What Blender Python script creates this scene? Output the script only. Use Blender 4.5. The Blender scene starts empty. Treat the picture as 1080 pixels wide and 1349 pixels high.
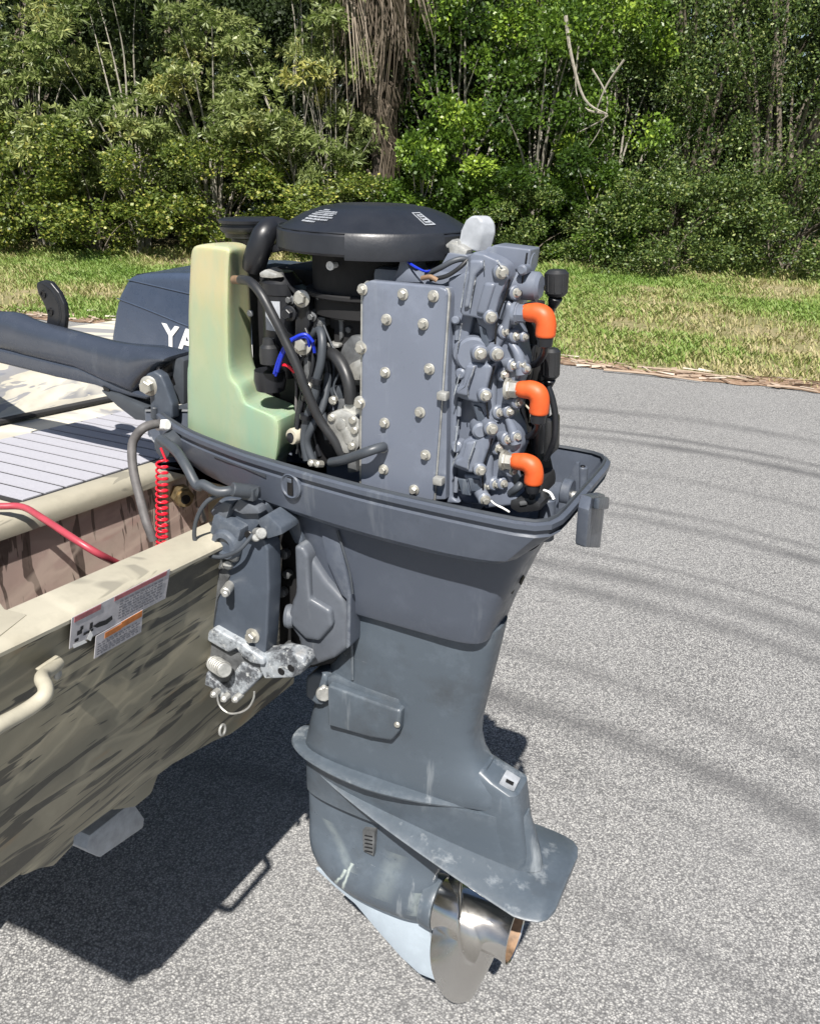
import bpy, bmesh, math, random
import numpy as np
from mathutils import Vector, Matrix
random.seed(7); rng = np.random.default_rng(7)
SC = bpy.context.scene
COL = SC.collection
# ------------------------------------------------------------------ camera
# world: X = aft along the motor, Y = towards starboard (away), Z = up; origin on the rim of the cowling pan
F_PX, CX, CY = 1150.0, 540.0, 674.5
CAM = np.array([.501, -1.05, .4055])
_n = lambda v: np.array(v, float) / np.linalg.norm(v)
_X = _n([2590, 537, -1150]); _D = np.array([-64., 2771, 1150]); _D = _n(_D - _X * (_D @ _X)); _Z = -_D; _Y = np.cross(_Z, _X)
ROT = np.array([_X, _Y, _Z])
cam_d = bpy.data.cameras.new("camera"); cam = bpy.data.objects.new("camera", cam_d); COL.objects.link(cam); SC.camera = cam
m = ROT @ np.diag([1, -1, -1])
cam.matrix_world = Matrix([list(m[i]) + [CAM[i]] for i in range(3)] + [[0, 0, 0, 1]])
cam_d.sensor_fit = 'HORIZONTAL'; cam_d.sensor_width = 36; cam_d.lens = 36 * F_PX / 1080; cam_d.clip_start = .02; cam_d.clip_end = 2000
# ------------------------------------------------------------------ light
LDIR = _n([-.38, 1, -1.37])                   # the way sunlight travels
el = math.asin(-LDIR[2]); to_sun = -LDIR
W = bpy.data.worlds.new("World"); SC.world = W; W.use_nodes = True
nt = W.node_tree; sky = nt.nodes.new('ShaderNodeTexSky'); sky.sky_type = 'NISHITA'; sky.sun_disc = False
sky.sun_elevation = el; sky.sun_rotation = math.atan2(to_sun[0], to_sun[1]); sky.air_density = 1.0; sky.dust_density = 1.0
bg = nt.nodes['Background']; nt.links.new(sky.outputs[0], bg.inputs[0]); bg.inputs[1].default_value = .05
sd = bpy.data.lights.new("sun", 'SUN'); sd.energy = 5.0; sd.angle = math.radians(.55); sd.color = (1, .955, .89)
so = bpy.data.objects.new("sun", sd); COL.objects.link(so); so.rotation_euler = Vector(list(LDIR)).to_track_quat('-Z', 'Y').to_euler(); so.location = (3, -6, 8)
SC.view_settings.view_transform = 'Standard'; SC.view_settings.look = 'None'; SC.view_settings.exposure = 0.82; SC.view_settings.gamma = 1
SC.view_settings.use_curve_mapping = False
SC.cycles.max_bounces = 6; SC.cycles.transparent_max_bounces = 6
# ------------------------------------------------------------------ measuring: a sight line meets a real plane
def ray(p): return ROT @ np.array([(p[0] - CX) / F_PX, (p[1] - CY) / F_PX, 1.])
def PL(p, P0, N):
    r = ray(p); N = np.array(N, float); return CAM + r * ((np.array(P0, float) - CAM) @ N) / (r @ N)
def YY(p, y=0): return PL(p, (0, y, 0), (0, 1, 0))
def XX(p, x=0): return PL(p, (x, 0, 0), (1, 0, 0))
def ZZ(p, z=0): return PL(p, (0, 0, z), (0, 0, 1))
k1 = lambda x, y: (210 + x / 3.597, 250 + y / 3.597)
k2 = lambda x, y: (440 + x / 2.84, 250 + y / 2.84)
k3 = lambda x, y: (200 + x / 3.372, 600 + y / 3.372)
k4 = lambda x, y: (x / 4.15, 350 + y / 4.15)
k5 = lambda x, y: (x / 2.6975, 640 + y / 2.6975)
k6 = lambda x, y: (370 + x / 2.569, 820 + y / 2.569)
k7 = lambda x, y: (560 + x / 4.1, 1020 + y / 4.1)
k8 = lambda x, y: (580 + x / 3.55, 300 + y / 3.55)
k9 = lambda x, y: (400 + x / 3.375, 640 + y / 3.375)
GZ = -1.2
# ------------------------------------------------------------------ materials
class NT:
    def __init__(s, name):
        s.m = bpy.data.materials.new(name); s.m.use_nodes = True; s.t = s.m.node_tree; s.b = s.t.nodes['Principled BSDF']
        s.tc = s.t.nodes.new('ShaderNodeTexCoord').outputs['Object']
    def n(s, typ, **kw):
        nd = s.t.nodes.new('ShaderNode' + typ)
        for k, v in kw.items():
            if k.startswith('i_'): nd.inputs[k[2:].replace('_', ' ')].default_value = v
            else: setattr(nd, k, v)
        return nd
    def l(s, a, b): s.t.links.new(a, b)
    def mapping(s, scale=(1, 1, 1), rot=(0, 0, 0), src=None):
        mp = s.n('Mapping'); mp.inputs['Scale'].default_value = scale; mp.inputs['Rotation'].default_value = rot
        s.l(src or s.tc, mp.inputs[0]); return mp.outputs[0]
    def noise(s, scale, detail=4, rough=.55, vec=None, dist=0):
        nd = s.n('TexNoise'); nd.inputs['Scale'].default_value = scale; nd.inputs['Detail'].default_value = detail
        nd.inputs['Roughness'].default_value = rough; nd.inputs['Distortion'].default_value = dist
        s.l(vec or s.tc, nd.inputs[0]); return nd.outputs[0]
    def ramp(s, fac, stops, interp='LINEAR'):
        nd = s.n('ValToRGB'); cr = nd.color_ramp; cr.interpolation = interp
        while len(cr.elements) < len(stops): cr.elements.new(.5)
        for e, (p, c) in zip(cr.elements, stops):
            e.position = p; e.color = (c, c, c, 1) if not hasattr(c, '__len__') else (*c, 1)
        s.l(fac, nd.inputs[0]); return nd.outputs[0]
    def mix(s, fac, a, b, mode='MIX'):
        nd = s.n('Mix', data_type='RGBA', blend_type=mode)
        for i, v in ((0, fac), (6, a), (7, b)):
            if hasattr(v, 'node'): s.l(v, nd.inputs[i])
            elif i == 0: nd.inputs[0].default_value = v
            else: nd.inputs[i].default_value = (*v, 1)
        return nd.outputs[2]
    def math(s, op, a, b=0, clamp=False):
        nd = s.n('Math', operation=op, use_clamp=clamp)
        for i, v in ((0, a), (1, b)):
            if hasattr(v, 'node'): s.l(v, nd.inputs[i])
            else: nd.inputs[i].default_value = v
        return nd.outputs[0]
    def bump(s, h, strength=.3, dist=.002):
        nd = s.n('Bump'); nd.inputs['Strength'].default_value = strength; nd.inputs['Distance'].default_value = dist
        s.l(h, nd.inputs['Height']); s.l(nd.outputs[0], s.b.inputs['Normal'])
    def set(s, **kw):
        for k, v in kw.items():
            i = s.b.inputs[k.replace('_', ' ')]
            if hasattr(v, 'node'): s.l(v, i)
            else: i.default_value = (*v, 1) if (hasattr(v, '__len__') and len(v) == 3 and i.type == 'RGBA') else v
        return s.m
def painted(name, col, rough=.42, wear=.5, metal=.0, light=(.45, .48, .5), grime=(.03, .03, .03), spec=.5):
    s = NT(name)
    a = s.noise(9, 5, .6); b = s.noise(60, 4, .7); c = s.noise(2.5, 3)
    col1 = s.mix(s.ramp(c, [(.3, 0), (.7, 1)]), tuple(x * .86 for x in col), tuple(min(1, x * 1.14) for x in col))
    st = s.noise(6, 5, .7, s.mapping((2.2, 2.2, .25)))
    col2 = s.mix(s.math('MULTIPLY', s.ramp(st, [(.6, 0), (.72, 1)]), wear * .42), col1, light)
    sc = s.noise(40, 6, .75, s.mapping((.25, 1, 1.5), (0, .5, .3)))
    col3 = s.mix(s.math('MULTIPLY', s.ramp(sc, [(.67, 0), (.71, 1)]), wear * .3), col2, light)
    col4 = s.mix(s.math('MULTIPLY', s.ramp(a, [(.56, 0), (.75, 1)]), wear * .5), col3, grime)
    hz_ = s.noise(16, 6, .75); col4 = s.mix(s.math('MULTIPLY', s.ramp(hz_, [(.5, 0), (.8, 1)]), .16 + wear * .2), col4, tuple(min(1, x * 1.9 + .02) for x in col)); geo = s.n('NewGeometry'); edge_ = s.math('MULTIPLY', s.ramp(geo.outputs['Pointiness'], [(.535, 0), (.66, 1)]), s.ramp(s.noise(70, 5, .7), [(.38, 0), (.6, 1)])); col4 = s.mix(s.math('MULTIPLY', edge_, min(.4, .10 + wear * .22)), col4, light); col4 = s.mix(s.math('MULTIPLY', s.ramp(s.noise(95, 5, .8), [(.62, 0), (.72, 1)]), .35), col4, tuple(x * .45 for x in col))
    s.bump(s.mix(.5, s.noise(700, 2, .5), s.noise(90, 4, .6)), .14, .0007)
    return s.set(Base_Color=col4, Roughness=s.ramp(b, [(.3, rough - .08), (.7, rough + .12)]), Metallic=metal, Specular_IOR_Level=spec)
def plain(name, col, rough=.5, metal=0, var=.12, scale=40, bump=.1):
    s = NT(name); a = s.noise(scale, 4, .6)
    c = s.mix(s.ramp(a, [(.3, 0), (.7, 1)]), tuple(x * (1 - var) for x in col), tuple(min(1, x * (1 + var)) for x in col))
    s.bump(s.noise(scale * 9, 3), bump, .0006)
    return s.set(Base_Color=c, Roughness=s.ramp(a, [(.3, max(.03, rough - .06)), (.7, rough + .08)]), Metallic=metal)
M = {}
M['cowl'] = painted('grey_cowl_paint', (.062, .073, .096), .36, .35)
M['leg'] = painted('leg_paint', (.066, .083, .103), .38, .9)
M['block'] = painted('powerhead_paint', (.122, .139, .178), .34, .4)
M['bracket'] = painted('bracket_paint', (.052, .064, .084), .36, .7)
M['swivel'] = painted('swivel_paint', (.08, .09, .108), .45, .6)
M['cap_paint'] = painted('removed_cowl_paint', (.042, .058, .092), .28, .1)
M['tiller'] = painted('tiller_paint', (.036, .044, .062), .22, .1)
M['black'] = plain('black_plastic', (.012, .013, .016), .36)
M['cover'] = plain('flywheel_cover_black', (.016, .018, .023), .38, 0, .15, 25, .25)
M['matte'] = plain('matt_black', (.006, .006, .007), .75)
M['rubber'] = plain('black_rubber', (.02, .021, .023), .42)
M['hose'] = plain('grey_hose', (.045, .052, .062), .45)
M['worn'] = plain('worn_hose', (.09, .085, .085), .6, 0, .3, 60)
M['steel'] = plain('zinc_bolt', (.42, .41, .37), .36, .6, .2, 60, 0)
M['alu'] = plain('cast_aluminium', (.42, .42, .40), .45, .6, .3, 60, .4)
M['darkalu'] = plain('dark_casting', (.12, .125, .13), .5, .4, .4, 50, .4)
M['brass'] = plain('dull_brass', (.32, .25, .14), .42, .8, .35, 90)
M['brown'] = plain('burnt_exhaust', (.22, .14, .085), .65, .2, .5, 60)
M['zinc'] = painted('chalky_grey_paint', (.25, .29, .33), .5, 1.3, light=(.6, .62, .6), grime=(.05, .05, .045))
M['skeg'] = painted('bare_skeg', (.36, .42, .48), .4, .5, light=(.6, .62, .64))
M['orange'] = plain('orange_rubber', (.56, .085, .016), .5, 0, .14, 50)
M['blue'] = plain('blue_wire', (.01, .03, .42), .35)
M['red'] = plain('red_cord', (.65, .012, .03), .35)
M['redhose'] = plain('dull_red_cable', (.35, .05, .07), .4)
M['white'] = plain('white_print', (.75, .75, .74), .5, 0, .05)
M['slot'] = plain('black_slot', (.006, .006, .007), .4)
M['galv'] = plain('pale_grey_casting', (.33, .35, .38), .5, .1, .2, 50)
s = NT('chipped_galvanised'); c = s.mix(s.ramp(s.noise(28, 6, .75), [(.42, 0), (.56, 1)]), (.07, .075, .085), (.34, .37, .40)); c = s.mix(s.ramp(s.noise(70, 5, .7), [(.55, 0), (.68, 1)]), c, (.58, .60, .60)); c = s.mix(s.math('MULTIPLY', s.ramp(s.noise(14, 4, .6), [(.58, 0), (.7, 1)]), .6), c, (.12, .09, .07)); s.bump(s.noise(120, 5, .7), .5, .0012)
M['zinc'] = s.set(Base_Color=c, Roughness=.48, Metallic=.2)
s = NT('steel_propeller'); a = s.noise(30, 4, .6, s.mapping((1, 1, 1))); b = s.noise(5, 3)
s.bump(s.noise(300, 3, .6, s.mapping((.1, 1, 1))), .08, .0005)
M['prop'] = s.set(Base_Color=s.mix(s.ramp(b, [(.35, 0), (.65, 1)]), (.54, .52, .49), (.70, .69, .67)), Metallic=1.0, Roughness=s.ramp(a, [(.3, .13), (.7, .28)]))
s = NT('oil_tank_plastic')
g = s.n('SeparateXYZ'); s.l(s.tc, g.inputs[0])
zz = s.math('ADD', s.math('MULTIPLY', g.outputs[2], 1), s.math('MULTIPLY', s.noise(9, 3), .09))
colr = s.ramp(s.math('MULTIPLY', s.math('SUBTRACT', zz, 0.93), 3.2), [(.0, (.36, .39, .24)), (.25, (.27, .35, .235)), (.6, (.30, .37, .24)), (.85, (.37, .38, .22)), (1, (.45, .41, .24))])
colr = s.mix(s.math('MULTIPLY', s.ramp(s.noise(12, 5, .65, s.mapping((1, 1, .6))), [(.5, 0), (.72, 1)]), .35), colr, (.50, .46, .30)); colr = s.mix(s.math('MULTIPLY', s.ramp(s.noise(130, 4, .7), [(.62, 0), (.74, 1)]), .35), colr, (.20, .22, .14))
colr = s.mix(s.math('MULTIPLY', s.ramp(s.noise(22, 4, .6, s.mapping((1, 1, .35))), [(.45, 0), (.7, 1)]), .35), colr, (.16, .38, .33))
M['tank'] = s.set(Base_Color=colr, Roughness=.36, Subsurface_Weight=.6, Subsurface_Radius=(.02, .03, .02), Subsurface_Scale=.5)
def gearmat():
    painted('gearcase_paint', (.070, .088, .110), .34, 1.2); m_ = bpy.data.materials['gearcase_paint']; s = NT.__new__(NT); s.m = m_; s.t = m_.node_tree; s.b = s.t.nodes['Principled BSDF']
    s.tc = [n_ for n_ in s.t.nodes if n_.bl_idname == 'ShaderNodeTexCoord'][0].outputs['Object']; old = s.b.inputs['Base Color'].links[0].from_socket
    P = s.n('SeparateXYZ'); s.l(s.tc, P.inputs[0]); tot = None; wob = s.math('MULTIPLY', s.math('SUBTRACT', s.noise(30, 3), .5), .012)
    for (xa, k_, w_, z0, z1, a_) in [(-.135, .55, .0035, .12, .20, .75), (-.105, .25, .0028, .12, .215, .7), (-.08, -.9, .012, .20, .27, .12), (-.02, .2, .018, .17, .26, .10), (.04, .1, .012, .15, .2, .2)]:
        d = s.math('ABSOLUTE', s.math('SUBTRACT', s.math('ADD', P.outputs[0], wob), s.math('ADD', s.math('MULTIPLY', s.math('SUBTRACT', P.outputs[2], z0), k_), xa)))
        g = s.math('MULTIPLY', s.math('SUBTRACT', 1.3, s.math('MULTIPLY', d, 1 / w_), True), a_, True)
        g = s.math('MULTIPLY', g, s.math('MULTIPLY', s.math('GREATER_THAN', P.outputs[2], z0), s.math('LESS_THAN', P.outputs[2], z1))); tot = g if tot is None else s.math('MAXIMUM', tot, g)
    tot = s.math('MULTIPLY', tot, s.ramp(s.noise(60, 4, .7), [(.3, .3), (.55, 1)])); s.l(s.mix(tot, old, (.48, .54, .50)), s.b.inputs['Base Color']); return m_
M['gear'] = gearmat()
def camo(name, base, alt, streak, brown, amt=1., rough=.5, vert=False):
    s = NT(name)
    v1 = s.mapping((.6, 1.3, 7), (.10, 0, 0)); v2 = s.mapping((1, 2.1, 17), (.12, 0, 0)); v3 = s.mapping((1.5, 3.2, 40), (.2, 0, 0))
    if vert: v2 = s.mapping((1, 15, 2.6), (.1, 0, 0)); v3 = s.mapping((1, 30, 4), (-.1, 0, 0))
    c = s.mix(s.ramp(s.noise(1.3, 4, .55, v1, .7), [(.42, 0), (.55, 1)]), base, alt)
    c = s.mix(s.math('MULTIPLY', s.ramp(s.noise(2.4, 3, .6, s.mapping((1, 2, 6))), [(.58, 0), (.70, 1)]), .65 * amt), c, brown)
    c = s.mix(s.math('MULTIPLY', s.ramp(s.noise(1.9, 3, .5, v2, .8), [(.575, 0), (.59, 1)]), .9 * amt), c, streak)
    c = s.mix(s.math('MULTIPLY', s.ramp(s.noise(1.6, 3, .6, v3, .6), [(.602, 0), (.616, 1)]), .85 * amt), c, streak)
    c = s.mix(s.math('MULTIPLY', s.ramp(s.noise(45, 5, .7), [(.45, 0), (.75, 1)]), .3), c, tuple(x * .6 for x in base))
    sw_ = s.noise(1.1, 3, .5, s.mapping((1, 1.5, 5), (.25, 0, 0)), 2.2); c = s.mix(s.math('MULTIPLY', s.ramp(sw_, [(.50, 0), (.54, 1), (.60, 1), (.66, 0)]), .25 * amt), c, tuple(x * .42 for x in alt)); c = s.mix(s.math('MULTIPLY', s.ramp(sw_, [(.40, 0), (.44, 1), (.455, 1), (.48, 0)]), .45 * amt), c, tuple(min(1, x * 1.35) for x in base))
    s.bump(s.noise(500, 3), .1, .0005)
    return s.set(Base_Color=c, Roughness=rough)
M['camo'] = camo('camouflage_hull_paint', (.30, .27, .195), (.215, .20, .148), (.028, .028, .027), (.33, .21, .10))
M['cream'] = camo('cream_cap_paint', (.43, .40, .32), (.38, .355, .28), (.12, .115, .10), (.35, .31, .23), .6)
M['inner'] = camo('well_wall_paint', (.46, .38, .32), (.44, .33, .29), (.05, .035, .03), (.36, .14, .12), .95, vert=True)
M['bow'] = camo('raised_deck_camo_shade', (.60, .565, .47), (.50, .475, .41), (.20, .21, .25), (.62, .42, .16), .9)  # cream and orange camo; its blue-grey streaks are painted-in shadows
M['olive'] = camo('well_side_paint', (.40, .37, .27), (.34, .32, .23), (.10, .10, .08), (.36, .28, .16), .8, vert=True)
M['foam'] = plain('pale_deck_foam', (.37, .37, .41), .85, 0, .06, 300, .5)
M['tan'] = plain('tan_handle_paint', (.38, .355, .28), .45, 0, .15, 30)
M['gap'] = plain('dark_groove', (.02, .02, .022), .8)
# ------------------------------------------------------------------ mesh helpers
class MB:
    def __init__(s): s.bm = bmesh.new()
    def add(s, bm2):
        me = bpy.data.meshes.new('t'); bm2.to_mesh(me); bm2.free(); s.bm.from_mesh(me); bpy.data.meshes.remove(me); return s
    def prism(s, pts, ext, bev=.0, seg=2, only=None):
        """closed polygon of 3D points pushed along ext (a vector)"""
        b = bmesh.new(); vs = [b.verts.new(tuple(p)) for p in pts]; f = b.faces.new(vs)
        r = bmesh.ops.extrude_face_region(b, geom=[f]); nv = [v for v in r['geom'] if isinstance(v, bmesh.types.BMVert)]
        bmesh.ops.translate(b, verts=nv, vec=Vector(tuple(ext))); bmesh.ops.recalc_face_normals(b, faces=b.faces)
        if bev > 0: bmesh.ops.bevel(b, geom=list(b.edges), offset=bev, segments=seg, profile=.6, affect='EDGES', clamp_overlap=True)
        return s.add(b)
    def box(s, c, size, bev=.0, rot=None, seg=2):
        b = bmesh.new(); bmesh.ops.create_cube(b, size=1); bmesh.ops.scale(b, vec=Vector(size), verts=b.verts)
        if bev > 0: bmesh.ops.bevel(b, geom=list(b.edges), offset=bev, segments=seg, profile=.6, affect='EDGES', clamp_overlap=True)
        if rot is not None: bmesh.ops.transform(b, matrix=rot.to_4x4(), verts=b.verts)
        bmesh.ops.translate(b, verts=b.verts, vec=Vector(tuple(c))); return s.add(b)
    def lathe(s, o, axis, prof, seg=24, closed=False):
        """prof: list of (t along axis, radius)"""
        axis = Vector(tuple(axis)).normalized(); q = axis.to_track_quat('Z', 'Y'); o = Vector(tuple(o)); b = bmesh.new(); rings = []
        for t, r in prof:
            if r <= 1e-6: rings.append([b.verts.new(o + axis * t)]); continue
            rings.append([b.verts.new(o + axis * t + q @ Vector((r * math.cos(2 * math.pi * i / seg), r * math.sin(2 * math.pi * i / seg), 0))) for i in range(seg)])
        s._skin(b, rings, seg)
        if not closed:
            for rg in (rings[0], rings[-1]):
                if len(rg) > 1: b.faces.new(rg)
        bmesh.ops.recalc_face_normals(b, faces=b.faces); return s.add(b)
    def _skin(s, b, rings, seg):
        for A, B in zip(rings, rings[1:]):
            for i in range(seg):
                j = (i + 1) % seg
                if len(A) == 1 and len(B) == 1: continue
                if len(A) == 1: b.faces.new((A[0], B[j], B[i]))
                elif len(B) == 1: b.faces.new((A[i], A[j], B[0]))
                else: b.faces.new((A[i], A[j], B[j], B[i]))
    def cyl(s, a, b_, r, r2=None, seg=20, bev=.0015):
        a = Vector(tuple(a)); b_ = Vector(tuple(b_)); L = (b_ - a).length; r2 = r if r2 is None else r2; bev = min(bev, L / 3, r / 3)
        return s.lathe(a, b_ - a, [(0, max(r - bev, 1e-4)), (bev, r), (L - bev, r2), (L, max(r2 - bev, 1e-4))], seg)
    def loft(s, rings, cap=True, ring=False):
        b = bmesh.new(); rs = [[b.verts.new(tuple(p)) for p in rg] for rg in rings]; n = len(rs[0]); s._skin(b, rs + (rs[:1] if ring else []), n); cap = cap and not ring
        if cap: b.faces.new(rs[0]); b.faces.new(rs[-1])
        bmesh.ops.recalc_face_normals(b, faces=b.faces); return s.add(b)
    def tube(s, pts, r, seg=10, smooth=True, sub=5):
        P = [Vector(tuple(p)) for p in pts]; R = list(r) if hasattr(r, '__len__') else [r] * len(P)
        if smooth and len(P) > 2:
            Q = []; RR = []
            for i in range(len(P) - 1):
                p0 = P[max(i - 1, 0)]; p1 = P[i]; p2 = P[i + 1]; p3 = P[min(i + 2, len(P) - 1)]
                for k in range(sub):
                    t = k / sub
                    Q.append(.5 * ((2 * p1) + (p2 - p0) * t + (2 * p0 - 5 * p1 + 4 * p2 - p3) * t * t + (3 * p1 - p0 - 3 * p2 + p3) * t ** 3)); RR.append(R[i] * (1 - t) + R[i + 1] * t)
            Q.append(P[-1]); RR.append(R[-1]); P, R = Q, RR
        b = bmesh.new(); rings = []; up = None
        for i, p in enumerate(P):
            d = (P[min(i + 1, len(P) - 1)] - P[max(i - 1, 0)]).normalized()
            if up is None: up = d.orthogonal().normalized()
            up = (up - d * up.dot(d)).normalized(); w = d.cross(up)
            rings.append([b.verts.new(p + (up * math.cos(2 * math.pi * k / seg) + w * math.sin(2 * math.pi * k / seg)) * R[i]) for k in range(seg)])
        s._skin(b, rings, seg); b.faces.new(rings[0]); b.faces.new(rings[-1])
        bmesh.ops.recalc_face_normals(b, faces=b.faces); return s.add(b)
    def sub(s, levels=1):
        bmesh.ops.subdivide_edges(s.bm, edges=s.bm.edges, cuts=levels, use_grid_fill=True, smooth=1.0); return s
def mesh_of(mb, mat, ang=35):
    me = bpy.data.meshes.new('m'); mb.bm.to_mesh(me); mb.bm.free(); me.materials.append(mat)
    for p in me.polygons: p.use_smooth = True
    me.set_sharp_from_angle(angle=math.radians(ang)); return me
def thing(name, label, cat, loc, group=None):
    o = bpy.data.objects.new(name, None); COL.objects.link(o); o.location = loc; o['label'] = label; o['category'] = cat
    o.empty_display_size = .1
    if group: o['group'] = group
    return o
def base(o):
    v = Vector((0, 0, 0))
    while o is not None: v += o.location; o = o.parent
    return v
def part(name, mb, mat, parent, ang=35, label=None, subsurf=0):
    me = mesh_of(mb, mat, ang) if isinstance(mb, MB) else mb
    if parent is not None: me.transform(Matrix.Translation(-base(parent)))
    o = bpy.data.objects.new(name, me); COL.objects.link(o); o.parent = parent
    if label: o['label'] = label
    if subsurf:
        md = o.modifiers.new('s', 'SUBSURF'); md.levels = md.render_levels = subsurf
    return o
def tag(o, label=None, cat=None, group=None, kind=None):
    for k, v in (('label', label), ('category', cat), ('group', group), ('kind', kind)):
        if v: o[k] = v
    return o
_bolt = {}
def bolt_mesh(kind, mat):
    if (kind, mat) not in _bolt:
        b = MB(); R = .0062
        if kind == 'hex':
            b.lathe((0, 0, 0), (0, 0, 1), [(0, .0096), (.0013, .0096), (.0022, .0080)], 20)
            b.lathe((0, 0, .0018), (0, 0, 1), [(0, R * 1.05), (.0070, R * 1.05), (.0080, R * .88)], 6)
            b.lathe((0, 0, .0094), (0, 0, 1), [(-.001, .0030), (.0002, .0026)], 12)
        elif kind == 'stud':
            b.lathe((0, 0, 0), (0, 0, 1), [(0, .0085), (.0015, .0085)], 16); b.lathe((0, 0, .001), (0, 0, 1), [(0, R), (.008, R)], 6)
            b.lathe((0, 0, .008), (0, 0, 1), [(0, .0036), (.009, .0034)], 10)
        else:
            b.lathe((0, 0, 0), (0, 0, 1), [(0, .0062), (.0025, .0062), (.0042, .0045)], 16); b.box((0, 0, .0042), (.008, .0012, .0006))
        _bolt[(kind, mat)] = mesh_of(b, M[mat], 30)
    return _bolt[(kind, mat)]
def bolt(parent, pos, axis, kind='hex', mat='steel', s=1., name='bolt', spin=0):
    o = bpy.data.objects.new(name, bolt_mesh(kind, mat)); COL.objects.link(o); o.parent = parent
    o.location = Vector(tuple(pos)) - base(parent); o.rotation_mode = 'QUATERNION'
    o.rotation_quaternion = Vector(tuple(axis)).to_track_quat('Z', 'Y') @ Matrix.Rotation(spin or random.random() * 3, 3, 'Z').to_quaternion(); o.scale = (s, s, s); return o
def poly(pts, y, f=None): return [YY(f(*p) if f else p, y) for p in pts]
PORT = Vector((0, -1, 0)); AFT = Vector((1, 0, 0))
M['stickerw'] = plain('faded_white_sticker', (.42, .41, .43), .5, 0, .15, 60)
M['stickerr'] = plain('faded_red_print', (.30, .10, .11), .5, 0, .3, 80)
M['stickero'] = plain('orange_print', (.42, .14, .03), .5, 0, .3, 80)
M['inkgrey'] = plain('grey_print', (.16, .16, .18), .5)
# ================================================================== GROUND, ROAD, VERGE
s = NT('asphalt_surface')
P = s.n('SeparateXYZ'); s.l(s.tc, P.inputs[0])
vor = s.n('TexVoronoi'); vor.inputs['Scale'].default_value = 200; s.l(s.tc, vor.inputs[0])
vb = s.n('RGBToBW'); s.l(vor.outputs['Color'], vb.inputs[0])
vor2 = s.n('TexVoronoi'); vor2.inputs['Scale'].default_value = 380; s.l(s.tc, vor2.inputs[0]); vb2 = s.n('RGBToBW'); s.l(vor2.outputs['Color'], vb2.inputs[0])
stone = s.ramp(vb.outputs[0], [(.12, (.09, .09, .092)), (.38, (.22, .22, .218)), (.6, (.33, .327, .32)), (.82, (.52, .515, .49))])
stone2 = s.ramp(vb2.outputs[0], [(.2, (.07, .07, .072)), (.5, (.24, .24, .235)), (.8, (.52, .51, .50))])
c = s.mix(.45, stone, stone2)
c = s.mix(s.math('MULTIPLY', s.ramp(vor.outputs['Distance'], [(.35, 0), (.75, 1)]), .75), c, (.05, .05, .053))
c = s.mix(s.ramp(s.noise(1.3, 3, .6), [(.35, 0), (.7, .25)]), c, (.26, .26, .26))
# tyre tracks: faint dark sweeps along the road
bend = s.math('ADD', P.outputs[1], s.math('MULTIPLY', s.math('POWER', s.math('ADD', P.outputs[0], .25), 2), .16))
bend = s.math('ADD', bend, s.math('MULTIPLY', s.noise(.8, 2), .10))
tot = None
for (yc, w, a_) in [(.62, .05, .3), (1.02, .04, .25), (1.24, .085, .75), (1.52, .07, .4), (2.08, .08, .55), (2.28, .09, .8), (2.46, .04, .45), (2.95, .07, .75), (3.10, .05, .5), (3.60, .07, .5), (4.15, .08, .8), (4.33, .06, .6), (4.80, .10, .5)]:
    d = s.math('ABSOLUTE', s.math('SUBTRACT', bend, yc)); g_ = s.math('MULTIPLY', s.math('SUBTRACT', 1, s.math('MULTIPLY', d, 1 / w), True), a_, True); tot = g_ if tot is None else s.math('MAXIMUM', tot, g_)
tot = s.math('MULTIPLY', tot, s.ramp(s.noise(2.2, 4, .6, s.mapping((.8, 2, 1))), [(.35, .35), (.6, 1)]))
c = s.mix(tot, c, s.mix(.35, c, (.045, .045, .048)))
c = s.mix(s.math('MULTIPLY', tot, .9), c, (.07, .07, .073))
s.bump(vor.outputs['Distance'], .5, .004)
M['asphalt'] = s.set(Base_Color=c, Roughness=.82)
s = NT('verge_soil')
c = s.mix(s.ramp(s.noise(1.1, 5, .6), [(.4, 0), (.6, 1)]), (.17, .155, .07), (.27, .22, .13)); c = s.mix(s.ramp(s.noise(14, 5, .7), [(.45, 0), (.65, 1)]), c, (.12, .13, .04))
M['soil'] = s.set(Base_Color=c, Roughness=.95)
s = NT('edge_litter')
c = s.mix(s.ramp(s.noise(30, 5, .7), [(.4, 0), (.6, 1)]), (.20, .12, .075), (.36, .26, .18)); c = s.mix(s.ramp(s.noise(8, 5, .7), [(.5, 0), (.65, 1)]), c, (.11, .07, .045)); s.bump(s.noise(60, 4), .8, .01)
M['litter'] = s.set(Base_Color=c, Roughness=.95)
def attr_mat(name, stops, rough=.5, trans=.25, spec=.5):
    s = NT(name); at = s.n('Attribute', attribute_name='tint'); col = s.ramp(at.outputs['Fac'], stops)
    s.set(Base_Color=col, Roughness=rough, Specular_IOR_Level=spec)
    if trans:
        tr = s.n('BsdfTranslucent'); s.l(s.mix(.5, col, (.16, .30, .03)), tr.inputs[0]); mx = s.n('MixShader'); mx.inputs[0].default_value = trans
        s.l(s.b.outputs[0], mx.inputs[1]); s.l(tr.outputs[0], mx.inputs[2]); s.l(mx.outputs[0], s.t.nodes['Material Output'].inputs[0])
    return s.m
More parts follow.
